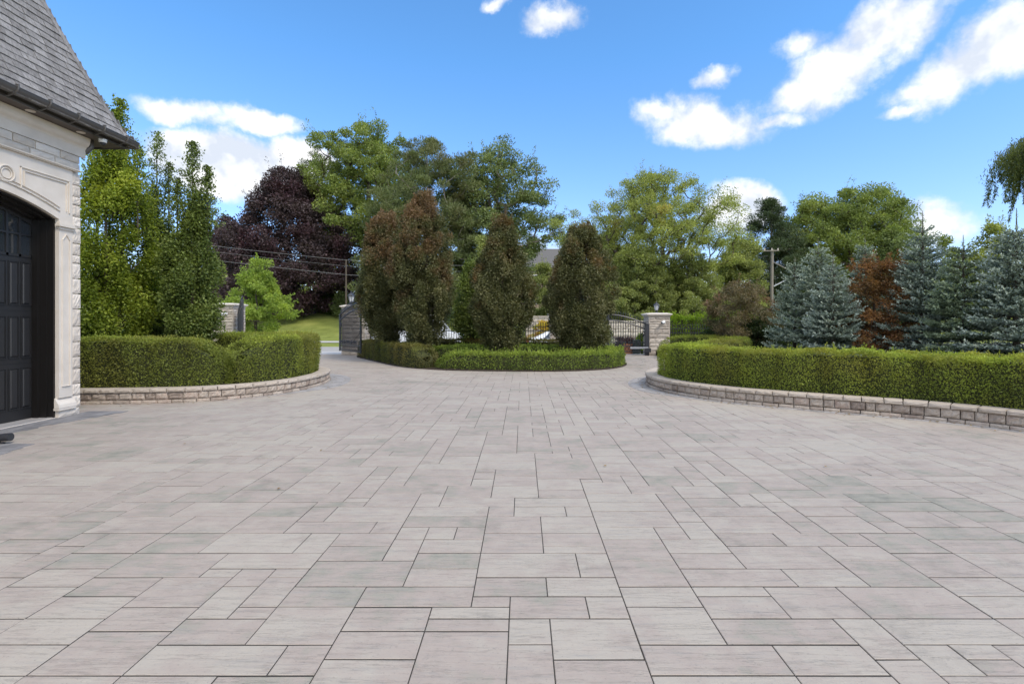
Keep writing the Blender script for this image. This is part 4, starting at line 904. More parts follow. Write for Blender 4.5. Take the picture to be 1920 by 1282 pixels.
def van(X0, Y, z):
    L = 5.7
    low = [(0,.4,.03),(.0,1.0,.0),(.2,1.15,0),(4.6,1.15,0),(5.3,1.05,.05),(5.65,.85,.12),(5.7,.5,.15),(5.6,.28,.12),(.1,.28,0)]
    roof = [(.02,1.12,.0),(.08,2.2,.08),(.2,2.3,.12),(3.6,2.3,.12),(3.9,2.2,.1),(4.75,1.12,.02)]
    gq = [[(.3,1.25,.005),(.35,1.95,.05),(1.5,1.95,.05),(1.5,1.25,.005)], [(1.65,1.25,.005),(1.65,1.95,.05),(2.7,1.95,.05),(2.7,1.25,.005)], [(2.85,1.25,.005),(2.85,1.95,.05),(3.75,1.95,.06),(4.35,1.25,.02)]]
    car((X0, Y, z), 0, L, 1.95, low, roof, (1.0, 4.6), .35, 'parked_van', 'white van on the road mostly hidden behind the leftmost brown trees', 'van', gq)
sedan(gx(988, 29.5), 29.0, T(1, 29)-.03); van(gx(692, 30), 30.2, T(-6, 30)-.03)

# ------------------------------------------------------------------ far walls, pots, poles, house
def stone_wall(x0, x1, Y, z0, z1, label, seed):
    r = random.Random(seed); root = MB(); z = z0
    while z < z1-.03:
        h = min(r.choice([.16, .22, .28]), z1-z); x = x0
        while x < x1: L = r.uniform(.3, .7); root.rock((x+L/2-x0, 0, z+h/2), (L/2-.005, 0, 0), (0, 0, h/2-.005), (0, -.15, 0), r, r.random(), .02, 3, 2); x += L
        z += h
    root.box(-.05, x1-x0+.3, -.2, .15, z1, z1+.08); o = root.build('stone_wall', M_ledge, loc=(x0, Y, 0)); tag(o, label, 'garden wall')
stone_wall(gx(1118, 36), gx(1214, 36), 36, -.4, 1.55, 'grey stone wall across the road, seen through the closed right gate', 6)
stone_wall(gx(985, 37), gx(1060, 37), 37, -.4, 1.9, 'tan wall across the road behind the orange flower bed', 7)
M_terra = surf('terracotta', [(.42,.16,.07), (.55,.24,.12)], .85, 8, .003, 60)
def planter():
    x = gx(1179, 26.2); root = empty('planter', (x, 26.2, T(x, 26.2)-.05), 0, 'terracotta coloured planter with a dark grass, standing behind the closed right gate', 'planter')
    b_ = MB(); b_.lathe([(.19, 0), (.2, .04), (.27, .62), (.30, .63), (.31, .72), (.27, .72), (.25, .66)], n=20); b_.build('pot', M_terra, root)
    s = MB(); s.lathe([(.25, .64), (.02, .66)], n=16); s.build('potting_soil', M_soil, root)
    rng = nrng(); n = 500; P = np.column_stack([rng.normal(size=(n, 2))*.1, np.full(n, .66)]); d = norm(rng.normal(size=(n, 3))*.5+np.array([0, 0, 1.0])); Q = leaf_quads(P, d, rng.normal(size=(n, 3)), rng.uniform(.25, .6, n), .022, .02); link_mesh('grass_plant', quads_mesh('grass_plant', Q, rng.random(n)), foliage('purple_grass', [(.05,.025,.03), (.12,.06,.07)]), root)
planter()
bn = MB(); bn.box(-.16, .16, -.16, .16, 0, .75); bn.box(-.18, .18, -.18, .18, .75, .82); bn.box(-.13, .13, -.165, -.16, .1, .65)
tag(bn.build('utility_box', surf('dark_green_metal', [(.03,.045,.04), (.05,.07,.06)], .6, 5), loc=(gx(1193, 25.8), 25.8, T(5, 25.8)-.05)), 'dark green utility box beside the terracotta planter behind the right gate', 'utility box')
M_pole = surf('weathered_pole', [(.16,.14,.115), (.27,.24,.2)], .95, 4, .01, 20, vec=(1,1,.1))
M_galv = surf('galvanised_steel', [(.42,.43,.44), (.55,.56,.57)], .4, 4, metal=.4)
PY = 50.0; p1 = Vector((gx(1447, PY), PY, 0)); zt = gz(468, PY); zb = T(p1.x, PY)
root = empty('utility_pole', (p1.x, PY, zb), 0, 'weathered wooden utility pole with crossarm and street light arm left of the blue spruces', 'utility pole', 'utility poles')
H = zt-zb; b_ = MB(); b_.tube([(0,0,-.3), (0,0,H*.5), (.05,0,H)], [.17, .15, .13], 12); b_.build('pole', M_pole, root)
b_ = MB(); b_.obox((-.35, -.22, H-.15), (.95, 0, .03), (0, .05, 0), (0, 0, .045)); b_.build('crossarm', M_pole, root); b_ = MB(); b_.tube([(.15,-.2,H-1.3), (1.3,-.2,H-1.9)], .05, 6); b_.build('guy_arm', M_pole, root)
for x in (-1.25, -.8, -.1, .5): b_ = MB(); b_.lathe([(.05, 0), (.07, .06), (.04, .1), (.06, .15), (.03, .2)], (x, -.22, H-.1), 8); b_.build('insulator', M_lime, root)
b_ = MB(); b_.tube([(.15, -.1, gz(537, PY)-zb), (1.0, -.3, gz(528, PY)-zb), (1.9, -.5, gz(519, PY)-zb)], .06, 8); b_.obox((2.15, -.5, gz(518, PY)-zb), (.32, 0, .03), (0, .12, 0), (0, 0, .07), .5, .02); b_.build('street_light_arm', M_galv, root)
p2 = Vector((gx(649, 47), 47, 0)); z2 = gz(487, 47); zb2 = T(p2.x, 47)
root = empty('utility_pole', (p2.x, 47, zb2), 0, 'thin grey utility pole in front of the big green trees, left of the brown trees', 'utility pole', 'utility poles')
b_ = MB(); b_.tube([(0,0,-.3), (0,0,z2-zb2)], [.09, .075], 10); b_.build('pole', M_bark, root); b_ = MB()
for dz in (0, .55, 1.35): b_.tube([(-.05, -.12, z2-zb2-.05-dz), (-.05, -.24, z2-zb2-.05-dz)], .04, 6)
b_.build('insulator_bracket', M_iron, root)
M_wire = surf('power_cable', [(.16,.16,.16), (.2,.2,.2)], .5, 3)
for (dz, r_, lab) in ((0, .014, 'uppermost overhead wire crossing the purple tree'), (-.55, .009, 'thin overhead wire just under the uppermost one across the purple tree'), (-1.35, .015, 'lowest overhead wire crossing the purple tree and the lime green tree')):
    a = Vector((-38, 40, 9.3+dz*.8)); b_ = Vector((p2.x, 46.8, z2-.05+dz)); c = Vector((p1.x-.5, PY-.22, zt-.1+dz)); w = MB(); pts = []
    for (u, v, sag) in ((a, b_, .15), (b_, c, 1.0)):
        for k in range(13):
            t = k/12; q = u.lerp(v, t); q.z -= sag*4*t*(1-t); pts.append(q-b_)
    w.tube(pts, r_, 4); tag(w.build('overhead_wire', M_wire, loc=tuple(b_)), lab, 'overhead wire', 'overhead power lines')
def house(X, Y, W, Dp, ze, zr, label, wallm, roofm):
    zb = T(X, Y)-.3; root = empty('house', (X, Y, zb), 0, label, 'house'); ze -= zb; zr -= zb
    w = MB(); w.box(-W/2, W/2, 0, Dp, 0, ze); wo_ = w.build('wall', wallm, root)
    rf = MB(); rf.add([(-W/2-.5, -.5, ze), (W/2+.5, -.5, ze), (W/2+.5, Dp+.5, ze), (-W/2-.5, Dp+.5, ze), (-W/4, Dp/2, zr), (W/4, Dp/2, zr)], [(0,1,5,4),(1,2,5),(2,3,4,5),(3,0,4),(3,2,1,0)]); rr = rf.build('roof', roofm, root)
    ch = MB(); ch.box(-W*.3, -W*.3+.9, Dp*.45, Dp*.45+.9, ze, zr+.6); ch.build('chimney', wallm, rr)
    for zz in (.9, 3.9):
        for k in range(4):
            x = -W/2+W*(k+.5)/4; f = MB(); f.box(x-.65, x+.65, -.06, -.003, zz, zz+1.5); fo = f.build('window', M_white, root); g_ = MB(); g_.box(x-.55, x-.03, -.075, -.062, zz+.1, zz+1.4); g_.box(x+.03, x+.55, -.075, -.062, zz+.1, zz+1.4); g_.build('pane', GLASS, fo)
M_brick = surf('tan_brick', [(.22,.16,.12), (.36,.28,.22)], .95, 8, .01, 30); M_shing = surf('grey_shingle', [(.085,.08,.075), (.15,.14,.13)], .95, 10, .01, 30)
house(gx(1025, 78), 78, 15, 10, gz(502, 78), gz(458, 78), 'distant house with grey roof glimpsed between the two right brown trees', M_brick, M_shing)

# ------------------------------------------------------------------ hedges
F_box = foliage('boxwood', [(0.109, 0.128, 0.028), (0.182, 0.212, 0.039), (0.303, 0.345, 0.055), (0.508, 0.557, 0.077)], (.19,.14,.045), .55, .35, .52, pmax=.6)
F_boxr = foliage('boxwood_yellowing', [(0.106, 0.133, 0.028), (0.19, 0.235, 0.038), (0.318, 0.373, 0.054), (0.53, 0.602, 0.07)], (.30,.21,.045), .6, .35, .50, pmax=.6)
F_yew = foliage('island_shrub', [(0.061, 0.088, 0.018), (0.135, 0.188, 0.035), (0.257, 0.325, 0.055), (0.432, 0.5, 0.08)], (.22,.24,.04), .9, .35, .56, pmax=.5)
LHc = offset(LW, .72); RHc = offset(RW, -.72)
hl1 = [tuple(p) for p in LHc[0:38:4]]; hl2 = [tuple(p) for p in LHc[39:70:4]]
def nearest(P, y): return int(np.argmin(np.abs(P[:, 1]-y)))
k385 = int(np.argmin([abs(HX+F*p[0]/p[1]-392) for p in LHc[:60]]))
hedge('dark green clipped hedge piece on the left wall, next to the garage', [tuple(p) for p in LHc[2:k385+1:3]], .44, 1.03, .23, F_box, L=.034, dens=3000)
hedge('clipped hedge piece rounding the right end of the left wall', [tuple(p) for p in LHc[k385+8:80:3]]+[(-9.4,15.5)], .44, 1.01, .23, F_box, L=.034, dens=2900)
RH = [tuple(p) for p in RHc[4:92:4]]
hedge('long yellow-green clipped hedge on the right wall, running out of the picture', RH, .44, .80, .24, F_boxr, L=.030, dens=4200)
hedge('rounded hedge behind the left end of the long right hedge, near the pillar', [(6.35,22.0),(7.3,21.4),(8.05,20.2),(7.9,18.6),(6.9,17.0),(5.7,15.9)], .42, .86, .1, F_box, L=.04, dens=1200)
F_box2 = foliage('boxwood_brownish', [(.06,.065,.018), (.105,.115,.03), (.18,.185,.045), (.30,.31,.06)], (.17,.10,.04), .5, .35, .48, pmax=.6)
hedge('low spiky green hedge along the front of the island', [(-2.55,17.1),(-2.1,16.95),(-1.2,16.7),(.34,16.55),(1.6,16.7),(2.55,17.3),(3.25,18.4),(3.4,19.6),(3.1,21.2)], .42, .52, .02, F_yew, L=.05, dens=1100, sprig=26, bumpy=.07, feather=.6)
hedge('taller brownish green hedge at the left end of the island', [(-7.0,22.9),(-5.9,21.0),(-4.75,19.2),(-3.9,18.0),(-3.35,17.35)], .42, .74, .02, F_box2, L=.045, dens=1200, bumpy=.05)
hedge('inner low hedge between the brown island trees, nearer row', [(-3.3,18.9),(-1.5,18.5),(.3,18.6),(1.8,18.9)], .35, .66, .02, F_yew, L=.05, dens=900, bumpy=.07)
hedge('inner low hedge between the brown island trees, farther row', [(-5.0,22.2),(-3.2,21.4),(-1,21.0),(1.2,21.0),(2.4,21.6)], .4, .80, .02, F_box2, L=.05, dens=900, bumpy=.06)
F_cedar = foliage('cedar', [(.08,.14,.012), (.17,.26,.02), (.30,.38,.03)], None)
hedge('bright yellow-green cedar hedge behind the black fence right of the lantern pillar', [(7.1,26.0),(9.5,26.0),(13,26.1),(18,26.1)], .5, 1.85, -.1, F_cedar, L=.09, dens=420, sprig=14, bumpy=.12, feather=1.5)

# ------------------------------------------------------------------ trees on the lot
F_horn = foliage('hornbeam_light', [(0.046, 0.068, 0.012), (0.122, 0.165, 0.024), (0.268, 0.329, 0.043), (0.464, 0.512, 0.085)], (.36,.36,.04), .45, .4, .55)
F_horn2 = foliage('hornbeam_dark', [(0.037, 0.056, 0.017), (0.087, 0.12, 0.031), (0.19, 0.238, 0.056), (0.365, 0.421, 0.127)], (.18,.2,.04), .5, .35, .6)
COL = [(.05,.45), (.15,.8), (.3,1), (.5,.95), (.68,.75), (.82,.48), (.93,.24), (1,.08)]
def colu(px, py, Y, wpx, **k):
    return dict(loc=(gx(px, Y), Y, T(gx(px, Y), Y)), H=gz(py, Y)-T(gx(px, Y), Y), Rm=wpx/2/F*Y)
columnar('tall bright green columnar tree right behind the garage corner', fm=F_horn, prof=COL, n=150, cr=.30, nper=400, L=.078, lump=.22, shell=2.6, r0=.09, group='columnar green trees beside the garage', tops=[(.25,0,6.3,1.5,.2,1.2),(-.3,.1,6.0,1.5,.2,1.0),(.75,0,5.0,1.5,.18,1.0)], **colu(208, 215, 14.2, 158))
columnar('dark green columnar tree with a thin see-through leader, middle of the three beside the garage', fm=F_horn2, prof=COL, n=100, cr=.28, nper=420, L=.072, lump=.2, shell=2.6, r0=.09, group='columnar green trees beside the garage', tops=[(0,0,5.2,2.2,.24,.8),(.3,.1,5.0,1.5,.16,.8)], **colu(294, 345, 15.6, 88))
columnar('dark green columnar tree with two pointed tips, rightmost of the three beside the garage', fm=F_horn2, prof=[(.05,.25),(.15,.5),(.28,.8),(.42,1),(.55,.9),(.7,.72),(.83,.5),(.93,.3),(1,.1)], n=130, cr=.28, nper=420, L=.072, lump=.2, shell=2.6, r0=.09, group='columnar green trees beside the garage', tops=[(-.02,0,4.6,2.15,.24,1.3),(.42,0,4.3,1.75,.17,1.2),(-.45,0,4.4,1.3,.15,1.0)], **colu(362, 365, 14.6, 108))
F_lime = foliage('lime_maple', [(.13, .18, .035), (.25, .33, .065), (.40, .48, .11)], (.42,.50,.07), .35, .45, .5, gloss=.15)
YL = 33.0; XL = gx(480, YL)
broad('small lime green tree with a thin trunk beyond the left gate', (XL, YL, T(XL, YL)), gz(478, YL)-T(XL, YL), 2.7, F_lime, [(.15,.5),(.25,.98),(.42,1),(.58,.66),(.76,.42),(.92,.2),(1,.06)], 120, .42, 190, .17, r0=.10, shell=2.4, lump=.2, stretch=(1,1,.55), droop=.3, twigs=70, wr=.4)
F_beech = foliage('bronze_beech', [(0.034, 0.039, 0.014), (0.069, 0.075, 0.025), (0.132, 0.132, 0.052), (0.299, 0.276, 0.138)], (.20,.105,.045), .9, .28, .56, gloss=.28, pw=.10, pmax=.8, zp=(2.9, .045))
F_beech2 = foliage('bronze_beech_pinkish', [(0.034, 0.039, 0.014), (0.069, 0.075, 0.025), (0.132, 0.132, 0.052), (0.299, 0.276, 0.138)], (.24,.125,.07), .8, .28, .53, gloss=.28, pw=.10, pmax=.85, zp=(3.1, .05))
EGG = [(.02,.16), (.10,.40), (.26,.82), (.45,1), (.65,.97), (.8,.78), (.92,.48), (1,.15)]
SPI = [(.04,.14), (.14,.38), (.32,.85), (.5,1), (.66,.8), (.8,.55), (.92,.32), (1,.1)]
ga = 'bronze columnar trees on the island'
columnar('bronze leafed columnar tree at the left end of the island, with a lower rounded top', fm=F_beech2, prof=EGG, n=190, cr=.26, nper=520, L=.07, r0=.07, group=ga, spikes=60, spike_len=.55, **colu(721, 394, 20.6, 112))
columnar('tallest bronze columnar tree on the island, second from the left with a pinkish crown', fm=F_beech2, prof=EGG, n=230, cr=.25, nper=560, L=.062, r0=.07, group=ga, spikes=80, spike_len=.55, **colu(794, 362, 19.2, 126))
columnar('small dark bushy tree between the tallest bronze tree and the pointed one', fm=F_horn2, prof=EGG, n=70, cr=.32, nper=330, L=.085, r0=.05, group=ga, spikes=30, spike_len=.6, **colu(886, 490, 21.2, 76))
columnar('pointed bronze columnar tree in the middle of the island', fm=F_beech, prof=SPI, n=210, cr=.25, nper=540, L=.062, r0=.07, group=ga, spikes=80, spike_len=.6, **colu(942, 398, 18.2, 128))
columnar('egg shaped bronze columnar tree at the right end of the island', fm=F_beech, prof=EGG, n=240, cr=.25, nper=560, L=.062, r0=.07, group=ga, spikes=80, spike_len=.5, **colu(1090, 416, 18.2, 136))
# spruces
F_blue = foliage('blue_spruce', [(0.047, 0.065, 0.043), (0.189, 0.237, 0.186), (0.446, 0.5, 0.415), (0.743, 0.775, 0.643)], None, gloss=.3, trans=.1)
F_blue2 = foliage('blue_spruce_pale', [(0.048, 0.068, 0.041), (0.2, 0.247, 0.179), (0.455, 0.507, 0.395), (0.759, 0.793, 0.616)], (.17,.21,.13), 1.0, .1, .55)
F_gspr = foliage('green_spruce', [(0.045, 0.063, 0.036), (0.15, 0.195, 0.112), (0.33, 0.39, 0.238), (0.54, 0.6, 0.392)], None, gloss=.3, trans=.1)
gs = 'spruces behind the right hedge'
def spr(px, py, Y, wpx, lab, fm, **k): spruce(lab, (gx(px, Y), Y, .2), gz(py, Y)-.2, wpx*.93/2/F*Y, fm, group=gs, **k)
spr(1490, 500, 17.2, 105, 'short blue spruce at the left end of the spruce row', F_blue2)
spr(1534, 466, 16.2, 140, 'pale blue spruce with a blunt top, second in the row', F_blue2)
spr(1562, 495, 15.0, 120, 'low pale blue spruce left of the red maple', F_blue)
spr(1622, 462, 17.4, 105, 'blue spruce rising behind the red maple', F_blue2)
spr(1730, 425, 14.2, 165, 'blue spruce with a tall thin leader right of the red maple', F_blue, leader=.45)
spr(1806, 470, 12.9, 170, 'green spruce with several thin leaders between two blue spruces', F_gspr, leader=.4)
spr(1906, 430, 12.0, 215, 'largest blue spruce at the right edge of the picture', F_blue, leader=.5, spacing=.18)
F_red = foliage('red_maple', [(0.061, 0.03, 0.014), (0.14, 0.063, 0.026), (0.267, 0.128, 0.046), (0.413, 0.224, 0.072)], (.085,.065,.022), .9, .35, .47, pw=.1)
broad('dark red Japanese maple between the blue spruces', (gx(1640, 14.9), 14.9, .2), gz(474, 14.9)-.2, 1.15, F_red, [(.03,.8),(.2,.85),(.4,.95),(.6,1),(.78,.85),(.92,.5),(1,.15)], 120, .24, 170, .075, r0=.06, lump=.25, twigs=60, wr=.35, droop=.3, name='maple_tree')
broad('second dark red maple crown to the right, in front of the tall spruce', (gx(1678, 15.6), 15.6, .2), gz(476, 15.6)-.2, .8, foliage('bronze_maple', [(.07,.03,.01), (.16,.07,.02), (.28,.13,.04)]), ROUND, 50, .24, 150, .075, r0=.05, lump=.2, twigs=30, wr=.35, name='maple_tree')
F_smoke = foliage('smoke_bush', [(.055, .055, .025), (.115, .10, .045), (.21, .16, .085), (.32, .23, .14)], (.30,.10,.08), .55, .3, .54, zp=(1.6, .06))
broad('rounded reddish brown bush right of the lantern pillar', (gx(1388, 20.5), 20.5, .1), gz(532, 20.5), 1.62, F_smoke, [(.05,.6),(.25,.9),(.5,1),(.75,.88),(.93,.5),(1,.2)], 210, .27, 170, .07, r0=.05, shell=1.8, name='shrub', cat='shrub', twigs=90, wr=.45, bark=M_bark_pale)
F_dkg = foliage('dark_yew', [(.010,.018,.006), (.025,.04,.012), (.05,.075,.02)], None, gloss=.2)
for i, (px, Y, H, Rr, lab) in enumerate(((1345, 23, 1.5, .9, 'dark low shrub under the reddish bush, left one against the fence'), (1420, 19.5, 1.6, .8, 'dark low shrub between the reddish bush and the first spruce'), (1455, 22.5, 2.4, 1.1, 'dark shrub behind the first spruce'), (1610, 18.5, 2.2, 1.0, 'dark shrub in the gap left of the red maple'), (1700, 17.0, 2.6, 1.1, 'dark shrub behind the gap right of the red maple'))):
    broad(lab, (gx(px, Y), Y, .1), H, Rr, F_dkg, [(.02,.8),(.3,1),(.6,.95),(.85,.6),(1,.2)], 60, .3, 150, .07, r0=.05, name='shrub', cat='shrub', group='dark shrubs under the trees at the right')
# weeping tree at the right edge
def weeping():
    rng = nrng(); X, Y = 15.75, 12.6; root = empty('weeping_tree', (X, Y, .1), 0, 'hanging branch tips of a weeping tree at the top of the right edge', 'tree')
    mb = MB(); mb.tube([(0,0,0), (.1,0,3), (.2,.1,6.0), (.1,0,7.6)], [.22, .17, .12, .05], 8); P = []; Tn = []
    for k in range(16):
        a = math.pi+rng.normal()*.5 if k < 8 else rng.uniform(0, 6.28); c, s = math.cos(a), math.sin(a); mb.tube([(.15, 0, 3.5+k*.15), (1.2*c, 1.2*s, 6.1), (2.1*c, 2.1*s, 6.35), (2.9*c, 2.9*s, 5.8)], [.05, .035, .02, .008], 4, cap=False)
    for k in range(420):
        if k < 230: a = math.pi+float(np.clip(rng.normal()*.28, -.5, .5)); r = rng.uniform(1.7, 3.2)
        else: a = rng.uniform(0, 6.28); r = rng.uniform(.3, 3.0)
        z = 6.55-.55*max(0, r-2.2)**1.5-.25*abs(a-math.pi)*(k < 230)+rng.normal()*.10-.2*(rng.random() < .3)
        tip = np.array([r*math.cos(a), r*math.sin(a), z]); L = min(rng.uniform(.4, 1.7), z-4.35); m = int(170*L); s = rng.random(m)
        P.append(tip+np.column_stack([-.10*s*L+np.sin(s*5+k)*.05, np.sin(s*4+k*2)*.05, -s*L])+rng.normal(size=(m, 3))*.05*(1.2-s)[:, None]); Tn.append(np.tile([0, 0, -1.0], (m, 1))+rng.normal(size=(m, 3))*.5)
    P = np.vstack(P); Tn = np.vstack(Tn); Q = leaf_quads(P, Tn, rng.normal(size=P.shape), rng.uniform(.06, .12, len(P)), .02); link_mesh('crown', quads_mesh('crown', Q, rng.random(len(P))), foliage('weeping_foliage', [(.06,.075,.02), (.13,.155,.04), (.25,.27,.08)]), root); mb.build('trunk', M_bark, root)
weeping()

# ------------------------------------------------------------------ background trees
F_purp = foliage('purple_maple', [(0.02, 0.014, 0.014), (0.045, 0.03, 0.031), (0.085, 0.059, 0.06), (0.148, 0.12, 0.114)], (.06,.02,.03), .25, .15, .5)
F_gmap = foliage('green_maple', [(.055, .078, .022), (.13, .17, .042), (.235, .285, .07), (.37, .41, .12)], (.26,.24,.04), .14, .35, .58)
F_gdk = foliage('green_dark', [(0.048, 0.066, 0.026), (0.11, 0.142, 0.05), (0.196, 0.243, 0.081), (0.329, 0.377, 0.142)], (.20,.15,.08), .25, .3, .62)
F_pine = foliage('pine_olive', [(0.038, 0.055, 0.022), (0.092, 0.118, 0.041), (0.165, 0.196, 0.071), (0.251, 0.267, 0.11)], (.14,.115,.045), .2, .15, .5)
F_pdk = foliage('pine_dark', [(0.02, 0.031, 0.017), (0.043, 0.063, 0.028), (0.077, 0.105, 0.043), (0.14, 0.168, 0.077)], None, trans=.15)
F_yg = foliage('ash_yellowgreen', [(0.085, 0.107, 0.034), (0.183, 0.213, 0.061), (0.317, 0.354, 0.091), (0.488, 0.5, 0.146)], (.40,.28,.05), .2, .4, .6)
F_mid = foliage('mid_green', [(0.07, 0.087, 0.031), (0.154, 0.183, 0.056), (0.267, 0.294, 0.087), (0.407, 0.435, 0.14)], (.22,.23,.05), .2, .35, .55)
def bt(px, pyt, Y, wpx, lab, fm, fn=broad, **k):
    X = gx(px, Y); zb = T(X, Y); H = gz(pyt, Y)-zb; fn(lab, (X, Y, zb-.1), H, wpx/2/F*Y, fm, **k)
bt(540, 310, 57, 282, 'large dark purple maple on the lawn beyond the left gate', F_purp, prof=[(.04,.85),(.15,1),(.36,1.0),(.55,.82),(.72,.58),(.87,.36),(1,.12)], ncl=400, cr=1.25, nper=368, L=.225, r0=.5, trunk=.7, shell=2.6, twigs=110, lump=.14, name='purple_maple')
bt(430, 400, 70, 90, 'lower dark purple tree at the left flank of the large purple maple', F_purp, ncl=90, cr=1.2, nper=220, L=.34, r0=.3, name='purple_maple', twigs=30)
bt(690, 222, 60, 235, 'tallest bright green maple left of the middle, behind the brown trees', F_gmap, prof=[(.3,.5),(.36,.8),(.45,.92),(.58,1),(.75,.95),(.89,.62),(1,.18)], ncl=230, cr=1.1, nper=384, L=0.228, r0=.45, trunk=.85, mind=1.0, twigs=150, lump=.2, forks=2, spread=.03, name='green_maple')
bt(620, 250, 64, 110, 'dark pine with layered branches left of the tall bright green maple', F_pdk, fn=pine, prof=[(.25,.6),(.4,.9),(.6,1),(.8,.8),(1,.3)], ncl=95, cr=.95, nper=285, L=.29, lump=.3, mind=1.0, name='pine_tree')
bt(800, 250, 52, 250, 'soft olive pine in front of the tall green trees, above the tallest bronze tree', F_pine, fn=pine, prof=[(.12,.9),(.3,1),(.5,1),(.7,.92),(.86,.68),(.95,.4),(1,.15)], ncl=300, cr=1.05, nper=390, L=.29, lump=.18)
bt(738, 400, 50, 110, 'lower olive pine at the left behind the bronze trees', F_pine, fn=pine, prof=OVAL, ncl=120, cr=.9, nper=330, L=.29)
bt(932, 258, 56, 200, 'dark green spreading tree in the middle, right of the olive pine', F_gdk, prof=[(.2,.5),(.32,.75),(.45,1),(.6,1),(.75,.82),(.9,.5),(1,.15)], ncl=190, cr=1.05, nper=336, L=0.213, r0=.45, trunk=.9, mind=1.15, twigs=170, lump=.2, forks=2, spread=.06, bark=M_bark_pale, extra=[(5.6,0,10.2),(6.4,.2,9.6),(6.9,0,10.9),(5.4,-.4,8.6),(6.9,.3,8.9)])
bt(860, 330, 54, 90, 'slender olive pine between the two tallest background trees', F_pine, fn=pine, prof=OVAL, ncl=90, cr=.9, nper=330, L=.29)
bt(905, 440, 36, 84, 'feathery light green tree behind the small dark island tree', F_mid, prof=SPI, ncl=80, cr=.5, nper=336, L=0.128, r0=.12, twigs=60)
bt(1222, 320, 44, 342, 'wide airy yellow-green tree with forked trunk behind the lantern pillar', F_yg, prof=[(.2,.4),(.34,.62),(.46,.88),(.6,1),(.74,.88),(.88,.62),(1,.2)], ncl=460, cr=.74, nper=272, L=0.129, r0=.25, trunk=.62, forks=4, spread=.16, mind=.62, twigs=420, lump=.16, bark=M_bark, shell=1.6, up=.4, name='ash_tree')
bt(1190, 455, 40, 150, 'dense mid green tree under the airy one, left of the lantern', F_mid, prof=[(.03,.9),(.3,1),(.55,.9),(.8,.6),(1,.2)], ncl=190, cr=.5, nper=294, L=0.120, r0=.15, twigs=60)
bt(1018, 488, 40, 100, 'mid green tree below the distant grey roof, between the two right brown trees', F_mid, prof=[(.03,.9),(.3,1),(.55,.9),(.8,.6),(1,.2)], ncl=90, cr=.6, nper=280, L=0.136, r0=.12, twigs=40)
bt(1246, 478, 45, 130, 'dense mid green tree directly behind the lantern under the airy tree', F_mid, prof=[(.03,.9),(.3,1),(.55,.9),(.8,.6),(1,.2)], ncl=170, cr=.6, nper=260, L=.14, r0=.12, twigs=40)
bt(1300, 470, 41, 150, 'dense mid green tree under the airy one, right of the lantern', F_mid, prof=[(.03,.9),(.3,1),(.55,.9),(.8,.6),(1,.2)], ncl=190, cr=.5, nper=294, L=0.120, r0=.15, twigs=60)
bt(1140, 415, 47, 100, 'dull green tree rising behind the egg shaped bronze tree', F_mid, prof=OVAL, ncl=90, cr=.8, nper=308, L=0.160, r0=.15, twigs=40)
bt(1385, 440, 48, 110, 'green tree between the airy tree and the dark pine', F_mid, prof=ROUND, ncl=100, cr=.85, nper=308, L=0.176, r0=.2, twigs=50)
bt(1446, 368, 55, 178, 'dark pine with a bare visible trunk beside the utility pole', F_pdk, fn=pine, prof=[(.08,.8),(.25,1),(.45,.9),(.62,.72),(.8,.45),(1,.12)], ncl=190, cr=.95, nper=330, L=.29, lump=.25)
bt(1590, 352, 58, 262, 'big round green tree behind the blue spruces', F_gmap, prof=[(.2,.85),(.35,1),(.5,1),(.68,.97),(.84,.78),(.95,.5),(1,.15)], ncl=330, cr=1.15, nper=384, L=0.213, r0=.45, mind=1.0, twigs=200, lump=.12, forks=2, spread=.06)
bt(1862, 415, 50, 110, 'yellow-green tree behind the green spruce at the right', F_yg, prof=ROUND, ncl=70, cr=.8, nper=170, L=.22, r0=.2, twigs=60)
bt(1775, 440, 52, 90, 'low green tree showing between the two right blue spruces', F_gmap, prof=ROUND, ncl=60, cr=.8, nper=180, L=.22, r0=.2, twigs=40)
bt(1680, 430, 50, 110, 'green tree behind the red maple', F_gdk, prof=ROUND, ncl=80, cr=.9, nper=200, L=.24, r0=.2, twigs=40)
F_top = foliage('topiary_green', [(.03,.055,.012), (.06,.10,.018), (.10,.15,.03)], None)
for (px, py, Y, w, lab, fm) in ((645, 542, 56, 46, 'dark round bush on the lawn under the purple maple', F_gdk), (618, 546, 58, 44, 'lighter green bush left of the dark round bush on the lawn', F_top), (545, 548, 72, 90, 'shadowed shrub mass at the top of the lawn', F_dkg), (590, 545, 73, 60, 'dark shrub at the top of the lawn left of the light green bush', F_dkg)):
    bt(px, py, Y, w, lab, fm, prof=[(.02,.85),(.3,1),(.6,.95),(.85,.65),(1,.3)], ncl=80, cr=.5, nper=200, L=.16, r0=.08, name='shrub', cat='shrub', shell=3, lump=.03)
F_fl = foliage('flower_bed', [(.5,.2,.03), (.5,.42,.05), (.15,.25,.03)], (.45,.08,.04), 3, .3, .5)
broad('orange and yellow flowering bush in front of the tan wall across the road', (gx(1022, 35), 35, -.3), 1.95, 1.1, F_fl, ROUND, 50, .28, 120, .1, name='flowering_shrub', cat='shrub', r0=.05)
broad('dark purple shrub behind the closed right gate, left of the planter', (gx(1160, 28-1.3), 26.6, -.2), 1.1, .45, F_purp, ROUND, 40, .16, 120, .06, name='shrub', cat='shrub', r0=.04)
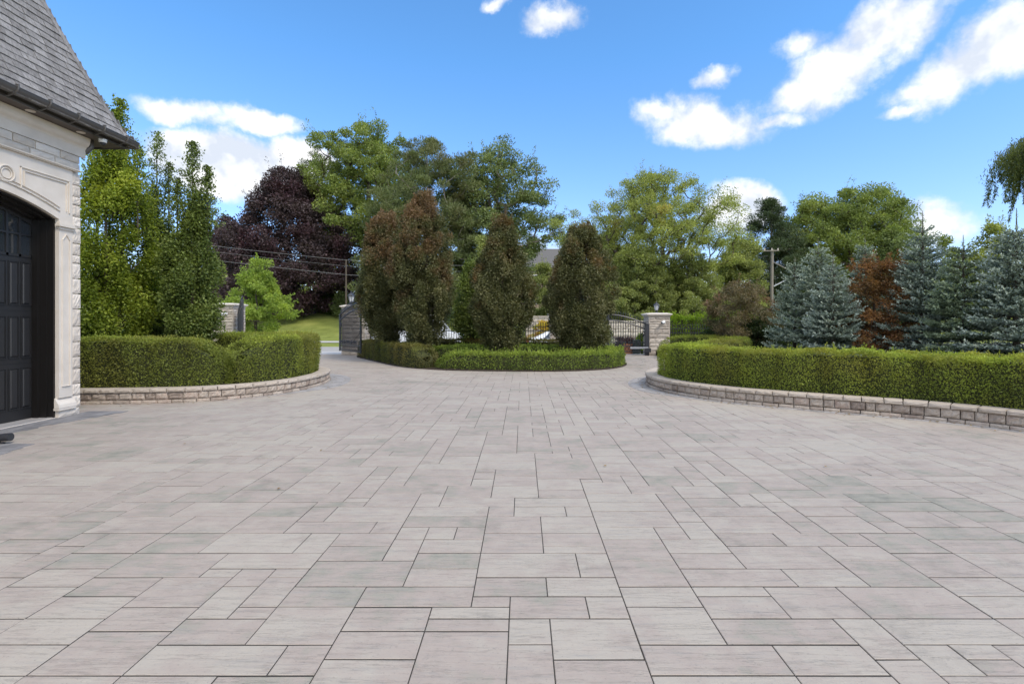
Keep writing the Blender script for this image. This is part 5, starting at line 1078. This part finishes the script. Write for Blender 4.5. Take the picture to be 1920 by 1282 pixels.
broad('yellow-green shrub behind the hinge side of the right gate', (gx(1204, 26), 26.2, -.2), 1.15, .35, F_cedar, ROUND, 40, .15, 120, .06, name='shrub', cat='shrub', r0=.04)
broad('white flowering bush behind the left edge of the right gate', (gx(1136, 27), 26.5, -.3), 1.5, .4, foliage('white_flowers', [(.2,.3,.1), (.6,.6,.55), (.75,.75,.72)]), ROUND, 40, .17, 90, .07, name='flowering_shrub', cat='shrub', r0=.04)
# far woods closing the view
def woods():
    rng = nrng(); n = 900; a = rng.uniform(-1, 1, n); X = a*130; Y = rng.uniform(92, 112, n); Hh = 5.2+2.6*np.sin(X*.11)+1.6*np.sin(X*.37+1)+rng.normal(size=n)*.7
    z = Hh*rng.random(n)**.55; c = np.column_stack([X, Y, z+np.array([T(x, y) for x, y in zip(X, Y)])]); Q, t = cluster_leaves(rng, c, np.full(n, 2.6), 95, .62, (1, 1, .8), .5)
    o = link_mesh('distant_woods', quads_mesh('distant_woods', Q, t), F_mid); tag(o, 'dark green woods closing the view far behind the gates', 'woods', kind='stuff')
woods()
def litter():
    rng = nrng(); n = 150; P = []
    for k in range(n):
        if k < 70: i = rng.integers(24, 100); p = RW[i]+normals2(RW)[i]*(.05+abs(rng.normal())*.12)
        elif k < 95: i = rng.integers(20, 80); p = LW[i]-normals2(LW)[i]*(.05+abs(rng.normal())*.12)
        else: p = np.array([rng.uniform(3.6, 6), rng.uniform(16.5, 21.5)])+0 if k < 135 else np.array([rng.uniform(-6, 6), rng.uniform(4, 14)])
        P.append([p[0], p[1], .012])
    P = np.array(P); P[95:135, 0] -= np.clip((P[95:135, 1]-14)*.0, 0, 1); Q = leaf_quads(P, rng.normal(size=(n, 3))*np.array([1, 1, .15]), np.array([0, 0, 1])+rng.normal(size=(n, 3))*.25, rng.uniform(.03, .06, n), .025)
    tag(link_mesh('leaf_litter', quads_mesh('leaf_litter', Q, rng.random(n)), foliage('dead_leaf', [(.10,.06,.02), (.25,.15,.05), (.35,.25,.06)])), 'scattered dry leaves on the paving', 'fallen leaves', kind='stuff')
litter()
